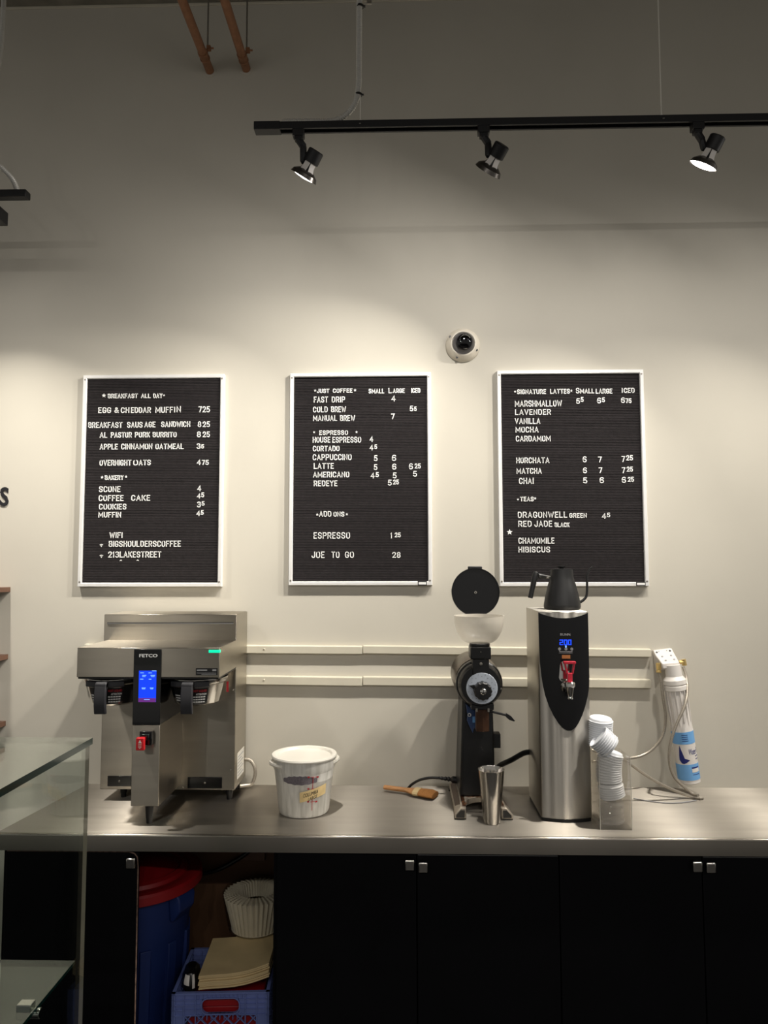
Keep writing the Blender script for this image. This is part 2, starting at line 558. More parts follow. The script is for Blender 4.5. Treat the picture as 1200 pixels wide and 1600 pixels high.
# ================================================================== LETTER BOARDS
_O = [(0.35, 1), (0.65, 1), (0.9, 0.91), (1, 0.7), (1, 0.3), (0.9, 0.09), (0.65, 0), (0.35, 0), (0.1, 0.09), (0, 0.3), (0, 0.7), (0.1, 0.91), (0.35, 1), (0.5, 1)]
_C = [(1, .75), (.9, .92), (.65, 1), (.35, 1), (.1, .91), (0, .7), (0, .3), (.1, .09), (.35, 0), (.65, 0), (.9, .08), (1, .25)]
_P = [(0, 0), (0, 1), (.65, 1), (.93, .92), (1, .73), (.93, .54), (.65, .45), (0, .45)]
GLYPH = {
    'A': [[(0, 0), (.5, 1), (1, 0)], [(.17, .3), (.83, .3)]],
    'B': [[(0, 0), (0, 1), (.65, 1), (.9, .92), (.92, .65), (.65, .53), (0, .53)], [(.6, .53), (.95, .44), (1, .27), (.95, .08), (.68, 0), (0, 0)]],
    'C': [_C], 'D': [[(0, 0), (0, 1), (.6, 1), (.9, .88), (1, .65), (1, .35), (.9, .12), (.6, 0), (0, 0)]],
    'E': [[(1, 1), (0, 1), (0, 0), (1, 0)], [(0, .52), (.8, .52)]], 'F': [[(1, 1), (0, 1), (0, 0)], [(0, .52), (.8, .52)]],
    'G': [_C + [(1, .44), (.6, .44)]], 'H': [[(0, 0), (0, 1)], [(1, 0), (1, 1)], [(0, .52), (1, .52)]], 'I': [[(.5, 0), (.5, 1)]],
    'J': [[(1, 1), (1, .25), (.85, .06), (.5, 0), (.15, .06), (0, .28)]], 'K': [[(0, 0), (0, 1)], [(1, 1), (0, .4)], [(.35, .6), (1, 0)]],
    'L': [[(0, 1), (0, 0), (1, 0)]], 'M': [[(0, 0), (0, 1), (.5, .25), (1, 1), (1, 0)]], 'N': [[(0, 0), (0, 1), (1, 0), (1, 1)]],
    'O': [_O], 'P': [_P], 'R': [_P, [(.55, .45), (1, 0)]],
    'S': [[(1, .77), (.9, .93), (.65, 1), (.35, 1), (.1, .93), (0, .77), (.08, .61), (.3, .54), (.7, .47), (.92, .39), (1, .23), (.9, .07), (.65, 0), (.35, 0), (.1, .07), (0, .22)]],
    'T': [[(0, 1), (1, 1)], [(.5, 1), (.5, 0)]], 'U': [[(0, 1), (0, .25), (.15, .06), (.4, 0), (.6, 0), (.85, .06), (1, .25), (1, 1)]],
    'V': [[(0, 1), (.5, 0), (1, 1)]], 'W': [[(0, 1), (.25, 0), (.5, .8), (.75, 0), (1, 1)]], 'Y': [[(0, 1), (.5, .46), (1, 1)], [(.5, .46), (.5, 0)]],
    '1': [[(.0, .8), (.6, 1), (.6, 0)]], '2': [[(0, .75), (.1, .92), (.38, 1), (.68, 1), (.93, .9), (.98, .7), (.8, .48), (0, 0), (1, 0)]],
    '3': [[(0, .86), (.25, 1), (.7, 1), (.94, .9), (.94, .65), (.7, .53), (.4, .53)], [(.66, .53), (.95, .44), (1, .25), (.93, .08), (.7, 0), (.25, 0), (0, .15)]],
    '4': [[(.75, 0), (.75, 1), (0, .3), (1, .3)]], '5': [[(.95, 1), (.15, 1), (.05, .5), (.4, .62), (.75, .58), (1, .4), (1, .2), (.8, .03), (.4, 0), (0, .13)]],
    '6': [[(.95, .86), (.75, .98), (.45, 1), (.15, .88), (.02, .6), (0, .3), (.15, .07), (.5, 0), (.85, .07), (1, .28), (.85, .52), (.5, .58), (.15, .5), (.02, .3)]],
    '7': [[(0, 1), (1, 1), (.35, 0)]],
    '8': [[(.5, .53), (.14, .62), (.08, .84), (.3, 1), (.7, 1), (.92, .84), (.86, .62), (.5, .53), (.06, .4), (0, .18), (.25, 0), (.75, 0), (1, .18), (.94, .4), (.5, .53)]],
    '&': [[(1, 0), (.25, .75), (.3, .95), (.5, 1), (.7, .9), (.65, .7), (.1, .35), (.05, .15), (.25, 0), (.6, .02), (.95, .4)]],
}
GW = {'I': 0.02, 'M': 0.72, 'W': 0.78, 'L': 0.42, 'E': 0.42, 'F': 0.42, 'J': 0.42, '1': 0.2, 'A': 0.58, 'V': 0.56}


def board_word(mb, body, x0, x1, z0, z1, y0, y1, t):
    """push-in plastic letters: strokes of even width filling the given rectangle"""
    gap = 0.30
    ws = [GW.get(c_, 0.5) for c_ in body]
    tot = sum(ws) + gap * (len(ws) - 1)
    k_ = (x1 - x0 - t) / max(tot, 1e-6) if tot > 0.1 else 0.0
    x = x0 + t / 2
    if tot <= 0.1:
        x = (x0 + x1) / 2
    for c_, w in zip(body, ws):
        for st in GLYPH[c_]:
            p = [Vector((x + u * w * k_, z0 + t / 2 + v * (z1 - z0 - t))) for u, v in st]
            q = [p[0]]
            for a in p[1:]:
                if (a - q[-1]).length > 1e-6:
                    q.append(a)
            p = q
            closed = (p[0] - p[-1]).length < 1e-6
            lf, rt = [], []
            n = len(p)
            for i in range(n):
                d0 = (p[i] - p[i - 1]).normalized() if i else None
                d1 = (p[i + 1] - p[i]).normalized() if i < n - 1 else None
                if d0 is None:
                    d0 = d1
                if d1 is None:
                    d1 = d0
                nn_ = Vector((-(d0 + d1).y, (d0 + d1).x))
                if nn_.length < 1e-6:
                    nn_ = Vector((-d0.y, d0.x))
                nn_.normalize()
                m_ = min(1.7, 1.0 / max(0.3, nn_.dot(Vector((-d0.y, d0.x)))))
                e = Vector((0, 0))
                if i == 0:
                    e = -d1 * (t * 0.5)
                if i == n - 1:
                    e = d0 * (t * 0.5)
                lf.append(p[i] + e + nn_ * (t / 2 * m_))
                rt.append(p[i] + e - nn_ * (t / 2 * m_))
            va = [[mb.bm.verts.new((q_.x, y, q_.y)) for q_ in ln] for y in (y1, y0) for ln in (lf, rt)]
            for i in range(n - 1):
                mb.face([va[0][i], va[0][i + 1], va[1][i + 1], va[1][i]])
                mb.face([va[0][i], va[0][i + 1], va[2][i + 1], va[2][i]])
                mb.face([va[1][i], va[1][i + 1], va[3][i + 1], va[3][i]])
            mb.face([va[0][0], va[1][0], va[3][0], va[2][0]])
            mb.face([va[0][-1], va[1][-1], va[3][-1], va[2][-1]])
        x += (w + gap) * k_


K = 1111 / 250.0


def star5(mb, cx, cz, r, y0, y1, n=5, inner=0.45):
    poly = []
    for i in range(2 * n):
        a = PI / 2 + i * PI / n
        q = r if i % 2 == 0 else r * inner
        poly.append(Vector((cx + math.cos(a) * q, y0, cz + math.sin(a) * q)))
    mb.prism(poly, (0, y1 - y0, 0))


def letter_board(label, px0, py0, corners, rows, plate):
    (tl, tr, bl, br) = [at(px0 + u / K, py0 + v / K, -0.022) for (u, v) in corners]
    x0, x1 = (tl.x + bl.x) / 2, (tr.x + br.x) / 2
    z1, z0 = (tl.z + tr.z) / 2, (bl.z + br.z) / 2
    root = thing('letter_board', label, 'menu board', ((x0 + x1) / 2, 0, z0), 'menu letter boards on the wall')
    fw = 0.0165
    mb = MB()
    # mitred frame ring: outer front, inner front, inner back, outer back
    def rect(a, b, c, d, y):
        return [Vector((a, y, c)), Vector((b, y, c)), Vector((b, y, d)), Vector((a, y, d))]
    rings = [rect(x0, x1, z0, z1, 0.0), rect(x0, x1, z0, z1, -0.021), rect(x0 + 0.002, x1 - 0.002, z0 + 0.002, z1 - 0.002, -0.023),
             rect(x0 + fw - 0.003, x1 - fw + 0.003, z0 + fw - 0.003, z1 - fw + 0.003, -0.023), rect(x0 + fw, x1 - fw, z0 + fw, z1 - fw, -0.020),
             rect(x0 + fw, x1 - fw, z0 + fw, z1 - fw, 0.0)]
    vs = [[mb.bm.verts.new(p) for p in r] for r in rings]
    for a, b in zip(vs, vs[1:] + vs[:1]):
        for i in range(4):
            j = (i + 1) % 4
            mb.face([a[i], a[j], b[j], b[i]])
    fr = mb.build('frame', 'alum', root)
    sm = [(x0 + 0.009, z0 + 0.02), (x1 - 0.009, z0 + 0.02), (x0 + 0.009, z1 - 0.02), (x1 - 0.009, z1 - 0.02)]
    for (sx, sz) in sm:
        MB().lathe([(0, 0.0025), (0.003, 0.002), (0.0042, 0)], (sx, -0.0225, sz), (0, -1, 0), 12).build('screw', 'galv', fr)
    # grooved felt: ridges run the width of the board
    mb = MB()
    pitch, yf, yg = 0.0068, -0.0135, -0.0105
    a, b = x0 + fw - 0.0015, x1 - fw + 0.0015
    zz, z, prof = z0 + fw - 0.0015, 0, []
    ztop = z1 - fw + 0.0015
    z = zz
    while z < ztop - pitch:
        prof += [(z, yg), (z + 0.0008, yg), (z + 0.0018, yf), (z + pitch - 0.001, yf)]
        z += pitch
    prof += [(z, yg), (ztop, yg)]
    va = [mb.bm.verts.new((a, y, q)) for q, y in prof]
    vb = [mb.bm.verts.new((b, y, q)) for q, y in prof]
    for i in range(len(prof) - 1):
        mb.face([va[i], vb[i], vb[i + 1], va[i + 1]])
    mb.box(a, b, -0.0085, -0.002, zz, ztop)
    mb.build('felt_panel', 'felt', root, flat=True)
    ya, yb = yf + 0.0015, yf - 0.0022

    def P(u, v):
        return at(px0 + u / K, py0 + v / K, yb)
    for row in rows:
        for it in row:
            mb = MB()
            if it[0] == '#star':
                c = P(it[1], it[2])
                star5(mb, c.x, c.z, it[3] / K / 371 / 2 * 1.0, ya, yb)
            elif it[0] == '#wifi':
                c = P(it[1], it[2] + 16)
                for (r_, ln) in ((0.0045, 0.002), (0.009, 0.0022)):
                    arc = [math.radians(q) for q in range(45, 136, 15)]
                    poly = [Vector((c.x + math.cos(t) * (r_ + ln), ya, c.z + math.sin(t) * (r_ + ln))) for t in arc] + \
                           [Vector((c.x + math.cos(t) * r_, ya, c.z + math.sin(t) * r_)) for t in arc[::-1]]
                    mb.prism(poly, (0, yb - ya, 0))
                star5(mb, c.x, c.z + 0.0005, 0.0022, ya, yb, 6, 0.8)
            elif it[0] == '#caret':
                c = P(it[1], it[2])
                w, h = 0.0055, 0.0028
                mb.prism([Vector((c.x - w, ya, c.z - h)), Vector((c.x, ya, c.z - h * 0.4)), Vector((c.x + w, ya, c.z - h)),
                          Vector((c.x + w * 0.2, ya, c.z + h)), Vector((c.x - w * 0.2, ya, c.z + h))], (0, yb - ya, 0))
            else:
                t, u0, u1, v0, v1 = it
                pa, pb = P(u0, (v0 + v1) / 2), P(u1, (v0 + v1) / 2)
                um = (u0 + u1) / 2
                zt_, zl_ = P(um, v0).z, P(um, v1).z
                board_word(mb, t, pa.x, pb.x, zl_, zt_, ya, yb, min(0.0036, (zt_ - zl_) * 0.17))
            mb.build('lettering', 'letter', root, flat=True)
    if plate:
        c0, c1 = P(plate[0], plate[3]), P(plate[1], plate[2])
        pl = MB().box(c0.x, c1.x, -0.0245, -0.0228, c0.z, c1.z).build('maker_plate', 'black', root)
        MB().box(c0.x + 0.003, c1.x - 0.003, -0.0250, -0.0244, c0.z + 0.004, c1.z - 0.0035).build('plate_print', 'letter', pl)
    return root


L = [
    [('#star', 232, 213, 30), ('BREAKFAST', 259, 467, 200, 232), ('ALL', 490, 556, 200, 231), ('DAY', 574, 638, 199, 231), ('#star', 649, 212, 17)],
    [('EGG', 193, 281, 295, 335), ('&', 304, 335, 295, 333), ('CH', 350, 408, 295, 334), ('EDDAR', 420, 558, 294, 334), ('MUFF', 590, 712, 292, 333), ('I', 718, 728, 292, 330), ('N', 737, 766, 287, 328), ('725', 889, 968, 288, 330)],
    [('BREAKFAST', 124, 360, 398, 438), ('SAUS', 393, 500, 396, 436), ('AGE', 513, 590, 395, 434), ('SANDWICH', 630, 831, 393, 432), ('8', 884, 908, 393, 432), ('25', 918, 968, 393, 432)],
    [('AL', 203, 255, 468, 507), ('PASTOR', 280, 425, 467, 506), ('PORK', 447, 552, 466, 504), ('BURRITO', 571, 737, 466, 503), ('8', 878, 905, 463, 502), ('25', 918, 968, 463, 502)],
    [('APPLE', 203, 328, 549, 588), ('CINNAMON', 352, 568, 547, 587), ('OATMEAL', 590, 785, 547, 586), ('3', 877, 902, 546, 583), ('5', 907, 927, 552, 580)],
    [('OVERNIGHT', 202, 422, 660, 700), ('O', 436, 468, 660, 698), ('ATS', 474, 557, 659, 698), ('4', 877, 905, 657, 695), ('75', 912, 960, 660, 695)],
    [('#star', 219, 781, 22), ('BAKERY', 238, 368, 767, 800), ('#star', 386, 777, 20)],
    [('SCONE', 198, 347, 843, 884), ('4', 881, 907, 838, 877)],
    [('COFFEE', 196, 368, 905, 946), ('CAKE', 422, 553, 904, 944), ('4', 878, 903, 893, 928), ('5', 908, 928, 886, 920)],
    [('COOKIES', 198, 388, 965, 1005), ('3', 880, 904, 950, 990), ('5', 910, 930, 947, 978)],
    [('MUFFIN', 194, 351, 1022, 1060), ('4', 874, 900, 1013, 1050), ('5', 905, 924, 1009, 1042)],
    [('WIFI', 271, 361, 1163, 1203)],
    [('#wifi', 214, 1247), ('BIGSHOULDERSCOFFEE', 266, 766, 1222, 1264)],
    [('#wifi', 214, 1322), ('213LAKESTREET', 262, 630, 1296, 1338)],
    [('#caret', 350, 1358), ('#caret', 466, 1357)],
]
letter_board('letter board menu of breakfast and bakery items above the coffee brewer', 110, 570, [(85, 73), (1068, 62), (52, 1545), (1048, 1537)], L, None)
L = [
    [('#star', 233, 178, 20), ('JUST', 245, 331, 166, 196), ('COFFEE', 356, 492, 164, 194), ('#star', 510, 176, 22), ('SMALL', 604, 713, 166, 198), ('L', 742, 766, 160, 197), ('ARGE', 772, 855, 164, 196), ('ICED', 900, 963, 161, 195)],
    [('FAST', 223, 322, 220, 262), ('DRIP', 348, 441, 220, 261), ('4', 762, 790, 212, 254)],
    [('COLD', 218, 320, 290, 330), ('BREW', 343, 447, 289, 329), ('5', 890, 914, 284, 322), ('5', 920, 938, 290, 320)],
    [('MANUAL', 218, 385, 350, 390), ('BREW', 405, 510, 349, 390), ('7', 760, 785, 338, 378)],
    [('#star', 225, 468, 18), ('ESPRESSO', 261, 461, 455, 487), ('#star', 520, 467, 19)],
    [('HOUSE', 216, 338, 500, 540), ('ESPRESSO', 352, 552, 500, 540), ('4', 611, 636, 495, 536)],
    [('CORTADO', 217, 402, 562, 600), ('4', 611, 636, 554, 594), ('5', 644, 663, 553, 585)],
    [('CAPPUCCINO', 216, 486, 620, 662), ('5', 641, 666, 628, 668), ('6', 765, 796, 625, 667)],
    [('LATTE', 223, 362, 682, 722), ('5', 640, 665, 690, 730), ('6', 767, 797, 686, 728), ('6', 884, 912, 684, 726), ('25', 924, 966, 685, 720)],
    [('AMERICANO', 218, 470, 742, 782), ('4', 618, 645, 748, 788), ('5', 653, 675, 745, 780), ('5', 772, 798, 748, 788), ('5', 912, 940, 737, 776)],
    [('REDEYE', 223, 387, 803, 843), ('5', 738, 764, 798, 838), ('25', 774, 814, 797, 830)],
    [('#star', 247, 1040, 20), ('ADD', 260, 345, 1015, 1055), ('ONS', 360, 436, 1020, 1054), ('#star', 453, 1038, 20)],
    [('ESPRESSO', 222, 475, 1163, 1207), ('1', 756, 768, 1165, 1205), ('25', 785, 827, 1165, 1198)],
    [('JOE', 208, 298, 1297, 1342), ('TO', 346, 402, 1297, 1341), ('GO', 440, 502, 1297, 1340), ('28', 768, 826, 1300, 1340)],
]
letter_board('letter board menu of coffee and espresso drinks, the middle one of the wall', 440, 570, [(62, 57), (1040, 52), (43, 1533), (1043, 1530)], L, (946, 1008, 1502, 1532))
L = [
    [('#star', 155, 186, 18), ('SIGNATURE', 168, 370, 170, 203), ('LATTES', 398, 535, 167, 200), ('#star', 546, 180, 20), ('S', 577, 602, 160, 198), ('MALL', 606, 705, 165, 198), ('LARGE', 715, 830, 165, 200), ('I', 894, 904, 160, 195), ('CED', 910, 985, 160, 195)],
    [('MARSHMALLOW', 153, 480, 247, 290), ('5', 579, 605, 233, 271), ('5', 610, 630, 223, 258), ('6', 724, 752, 228, 268), ('5', 758, 778, 226, 260), ('6', 890, 918, 226, 265), ('75', 922, 963, 233, 266)],
    [('LAVENDER', 155, 403, 308, 348)],
    [('VANILLA', 153, 330, 370, 410)],
    [('MOCHA', 158, 318, 430, 470)],
    [('CARDAMOM', 160, 402, 492, 532)],
    [('HORCHATA', 163, 393, 643, 683), ('6', 624, 652, 635, 677), ('7', 731, 757, 637, 678), ('7', 894, 918, 633, 675), ('25', 926, 973, 628, 664)],
    [('MATCHA', 165, 340, 717, 757), ('6', 626, 654, 712, 753), ('7', 735, 761, 712, 752), ('7', 896, 920, 711, 752), ('25', 930, 973, 707, 742)],
    [('CHAI', 182, 284, 785, 827), ('5', 627, 655, 782, 823), ('6', 741, 772, 780, 822), ('6', 895, 925, 778, 820), ('25', 938, 980, 778, 812)],
    [('#star', 175, 935, 18), ('TEAS', 190, 284, 916, 948), ('#star', 294, 928, 20)],
    [('DRAGONWELL', 174, 517, 1020, 1062), ('GREEN', 532, 652, 1030, 1062), ('4', 757, 787, 1030, 1070), ('5', 793, 815, 1027, 1058)],
    [('RED', 177, 270, 1083, 1125), ('JADE', 289, 412, 1082, 1125), ('BLACK', 429, 533, 1095, 1127)],
    [('#star', 117, 1162, 42)],
    [('CHAMOMILE', 178, 428, 1200, 1242)],
    [('HIBISCUS', 178, 398, 1262, 1303)],
]
letter_board('letter board menu of lattes and teas, behind the black kettle', 770, 570, [(25, 42), (1043, 28), (52, 1535), (1090, 1540)], L, (992, 1056, 1508, 1536))

# ================================================================== SECURITY CAMERA
c = at(723, 540, 0)
root = thing('security_camera', 'round white dome security camera on the wall above the middle menu board', 'security camera', tuple(c))
MB().lathe([(0.0, 0.0), (0.073, 0.0), (0.073, 0.006), (0.070, 0.012), (0.056, 0.034), (0.052, 0.037), (0.049, 0.037), (0.047, 0.03), (0, 0.03)], c, (0, -1, 0), 48).build('housing', 'cream', root)
dome = MB().lathe([(0.046, 0.03)] + [(0.046 * math.cos(t), 0.034 + 0.046 * math.sin(t)) for t in [PI / 2 * i / 10 for i in range(10)]] + [(0, 0.08)], c, (0, -1, 0), 40).build('dome', 'dome', root)
eye = MB().sphere(c + Vector((0.004, -0.042, 0.004)), 0.034, 24).build('camera_eye', 'gloss', root)
mb = MB()
for i in range(13):
    a = R_(20 + i * 17)
    mb.sphere(c + Vector((0.004 + 0.021 * math.cos(a), -0.0735, 0.006 + 0.021 * math.sin(a) * 0.85)), 0.0016, 8)
mb.build('infrared_ring', 'white', eye)
for a in (R_(150), R_(245), R_(335)):
    MB().cyl(c + Vector((0.063 * math.cos(a), -0.020, 0.063 * math.sin(a))), c + Vector((0.063 * math.cos(a), -0.0255, 0.063 * math.sin(a))), 0.005, n=12).build('screw_hole', 'black', root)

# ================================================================== TRACK LIGHTING
TY, TZ = -0.75, 3.288           # track line (upper front edge)
x_feed = at(398, 205, TY).x


def u_track(mb, x0, x1, y, zt, w=0.036, h=0.024):
    pr = [(-w / 2, 0), (w / 2, 0), (w / 2, -h), (w * 0.26, -h), (w * 0.26, -h * 0.35), (-w * 0.26, -h * 0.35), (-w * 0.26, -h), (-w / 2, -h)]
    mb.prism([Vector((x0, y + a, zt + b)) for a, b in pr], (x1 - x0, 0, 0))


root = thing('light_track', 'long black light track hung on two thin cables over the menu boards', 'track lighting', (0.9, TY, TZ - 0.024))
mb = MB()
u_track(mb, x_feed + 0.085, 3.2, TY, TZ)
mb.build('rail', 'blackm', root, bevel=0.001)
MB().box(x_feed, x_feed + 0.087, TY - 0.0195, TY + 0.0195, TZ - 0.026, TZ + 0.002).build('feed_box', 'blackm', root, bevel=0.002)
for px in (563, 1034):
    cx = at(px, 195, TY).x
    MB().box(cx - 0.003, cx + 0.003, TY - 0.020, TY + 0.004, TZ - 0.0145, TZ - 0.011).build('cable_gripper', 'galv', root, bevel=0.0005)
    q = MB()
    q.tube([(cx, TY, TZ - 0.001), (cx, TY, CEIL)], 0.0021, 6)
    q.cyl((cx, TY, TZ - 0.001), (cx, TY, TZ + 0.012), 0.004, n=10)
    tag(q.build('suspension_cable', 'cable', origin=(cx, TY, TZ)),
        'thin steel cable hanging the light track beside the ribbed conduit' if px < 800 else 'thin steel cable hanging the light track near the right lamp, away from the conduit', 'cable')


def ribbed(mb, pts, r, pitch=0.0035):
    pts = smooth_path(pts, 40)
    out = [pts[0]]
    for p in pts[1:]:
        while (p - out[-1]).length >= pitch:
            out.append(out[-1] + (p - out[-1]).normalized() * pitch)
    mb.tube(out, lambda i: r if i % 2 else r * 0.70, 10)
    return mb


a_ = [at(563, -30, TY), at(561, 60, TY), at(559.5, 140, TY), at(548, 172, TY), at(522, 188.5, TY), at(480, 191.0, TY), at(440, 192, TY)]
a_[0].z = CEIL
for q in a_[-2:]:
    q.z = TZ + 0.009
root = thing('flexible_conduit', 'ribbed metal conduit curving down into the light track feed', 'conduit', tuple(a_[-1]))
ribbed(MB(), a_, 0.0105).build('conduit', 'conduit', root)
for (px, py) in ((563, 10), (560.5, 148)):
    p = at(px, py, TY)
    MB().lathe([(0.0095, -0.003), (0.012, -0.003), (0.012, 0.003), (0.0095, 0.003), (0.0095, -0.003)], p, (0.1, 0, 1), 14).box(p.x + 0.008, p.x + 0.017, p.y - 0.003, p.y + 0.003, p.z - 0.003, p.z + 0.0015).build('zip_tie', 'black', root)
p = at(577, 4, TY)
MB().box(p.x - 0.008, p.x + 0.008, TY - 0.003, TY + 0.003, p.z - 0.006, p.z + 0.02).build('strap_clip', 'galv', root)


def track_head(adapter_px, top_px, mouth_px, mouth_py, top_py, ydir, label, light=1.0, xshift=0.0):
    """spot head: adapter in the track, hinged arm, cylinder, tabs and bell"""
    ad = at(adapter_px, 208, TY)
    m_ = at(mouth_px, mouth_py, TY + 0.03)
    t_ = at(top_px, top_py, TY + 0.03 - ydir)
    if xshift:
        for v in (ad, m_, t_):
            v.x += xshift
    d = (m_ - t_).normalized()
    L_ = (m_ - t_).length
    root = thing('track_light', label, 'spotlight', (ad.x, TY, TZ - 0.024), 'spot heads on the light track')
    MB().box(ad.x - 0.020, ad.x + 0.018, TY - 0.016, TY + 0.016, TZ - 0.046, TZ - 0.010).box(ad.x - 0.014, ad.x + 0.012, TY - 0.012, TY + 0.012, TZ - 0.058, TZ - 0.044).build('adapter', 'blackm', root, bevel=0.002)
    # hinge arm in two segments
    side = d.cross(Vector((0, 1, 0))).normalized()
    hp = t_ + d * (L_ * 0.40)
    k1 = Vector((ad.x + 0.014, TY + 0.004, TZ - 0.075))
    k2 = hp + Vector((-0.026, 0, 0.002))
    am = MB()
    for (p, q, r) in ((Vector((ad.x - 0.002, TY, TZ - 0.052)), k1, 0.0125), (k1, k2, 0.0115)):
        am.lathe([(0, -0.004), (r * 0.9, -0.004), (r, 0.003), (r, (q - p).length), (r * 0.8, (q - p).length + 0.004), (0, (q - p).length + 0.004)], p, q - p, 8)
    am.cyl(k2 + Vector((-0.006, 0, 0)), hp, 0.009, n=12)
    am.build('arm', 'blackm', root)
    lamp_len = L_
    MB().lathe([(0, -0.001), (0.0225, -0.001), (0.026, 0.002), (0.026, lamp_len * 0.44), (0.023, lamp_len * 0.46), (0, lamp_len * 0.46)], t_, d, 32).build('housing', 'blackm', root)
    # neck with pale socket tabs
    nb = MB()
    nb.lathe([(0.016, lamp_len * 0.44), (0.018, lamp_len * 0.6), (0.026, lamp_len * 0.76)], t_, d, 24)
    nk = nb.build('neck', 'black', root)
    vdir = (CAM - m_).normalized()
    vx = (vdir - d * vdir.dot(d)).normalized()
    for ang in (-0.55, 0.5, 2.6):
        ex = (Matrix.Rotation(ang, 3, d) @ vx)
        ey = d.cross(ex)
        tb = MB()
        rg = []
        for (h, r, w) in ((0.46, 0.0205, 0.0095), (0.62, 0.0225, 0.0095), (0.78, 0.0285, 0.0105)):
            b_ = t_ + d * (lamp_len * h)
            rg.append([b_ + ex * r - ey * w, b_ + ex * r + ey * w, b_ + ex * (r - 0.002) + ey * w, b_ + ex * (r - 0.002) - ey * w])
        tb.loft(rg)
        tb.build('socket_tab', 'white' if ang < 1 else 'blackm', nk)
    MB().lathe([(0.024, lamp_len * 0.73), (0.027, lamp_len * 0.74), (0.0425, lamp_len * 0.86), (0.0475, lamp_len), (0.0465, lamp_len), (0.041, lamp_len * 0.87), (0.024, lamp_len * 0.75)], t_, d, 40).build('bell', 'shade', root)
    MB().lathe([(0.0445, lamp_len * 0.955), (0.040, lamp_len * 0.985), (0.022, lamp_len * 1.02), (0, lamp_len * 1.035)], t_, d, 32).build('bulb', 'bulb', root)
    if light:
        lamp_light(t_ + d * (lamp_len * 1.045), d, LAMP_W * light, 0.074)
        lamp_light(t_ + d * (lamp_len * 1.055), Vector((d.x, d.y * 0.5, d.z)), BEAM_W * light, 0.066, BEAM_SPREAD)
    return t_, m_, d


track_head(467, 494.5, 474, 277, 236, 0.032, 'lit spot head leftmost on the light track, next to the feed box')
track_head(756, 785, 762, 268, 226, 0.052, 'black spot head in the middle of the light track, bulb turned away')
track_head(1090, 1122, 1098, 260, 213, 0.036, 'lit spot head on the light track nearest the right frame edge')
# the next heads of the same track, beyond the frame
track_head(1090, 1122, 1098, 260, 213, 0.036, 'spot head of the light track just beyond the right frame edge', 0.75, 0.67)
track_head(1090, 1122, 1098, 260, 213, 0.036, 'spot head of the light track farthest right, well outside the frame', 0.75, 1.33)
# spot head of the left track, outside the frame
lamp_light((-1.72, -0.60, 3.12), Vector((0.05, 0.22, -0.97)), BEAM_W * 0.9, 0.066, BEAM_SPREAD)
lamp_light((-1.72, -0.60, 3.122), Vector((0.05, 0.22, -0.97)), LAMP_W * 0.4, 0.07)

# spot heads of the next track, over the customers' side behind the camera
for x in (-2.75, -2.3, -0.7, 0.1, 0.9, 1.6, 2.3):
    lamp_light((x, -4.6, 3.3), Vector((0.0, 0.25, -1)), 8.5, 0.09, 179.0)

# the track coming in from the left
p0, p1 = at(44, 298, -0.42), at(44, 310, -0.42)
root = thing('light_track', 'end of a second black light track cut off by the left frame edge', 'track lighting', (p1.x - 0.3, -0.42, p1.z))
MB().box(-2.6, p1.x, -0.44, -0.40, p1.z, p1.z + 0.028).build('rail', 'blackm', root, bevel=0.004)
p2 = at(6, 348, -0.42)
tag(MB().box(p2.x - 0.25, p2.x, -0.45, -0.39, p2.z, p2.z + 0.052).box(p2.x - 0.15, p2.x - 0.10, -0.43, -0.41, p2.z + 0.05, p1.z + 0.002).build('track_fixture', 'blackm', bevel=0.003, origin=(p2.x - 0.1, -0.42, p2.z)),
    'black box fixture under the left track, only its end in frame', 'light fixture')
root = thing('flexible_conduit', 'ribbed metal conduit arching down to the left track end', 'conduit', tuple(at(28, 297, -0.42)))
e_ = at(28, 297, -0.42)
e_.z = p1.z + 0.028
ribbed(MB(), [e_, at(20, 281, -0.42), at(4, 264, -0.42), at(-25, 235, -0.42), at(-40, 160, -0.42)], 0.0105).build('conduit', 'conduit', root)
q_ = [at(-6, 125, -0.30), at(1, 80, -0.30), at(5, 20, -0.30), at(6, -40, -0.30)]
q_[-1].z = CEIL
root = thing('flexible_conduit', 'ribbed metal conduit hanging straight down at the upper left corner', 'conduit', tuple(q_[0]))
ribbed(MB(), q_, 0.0105).build('conduit', 'conduit', root)

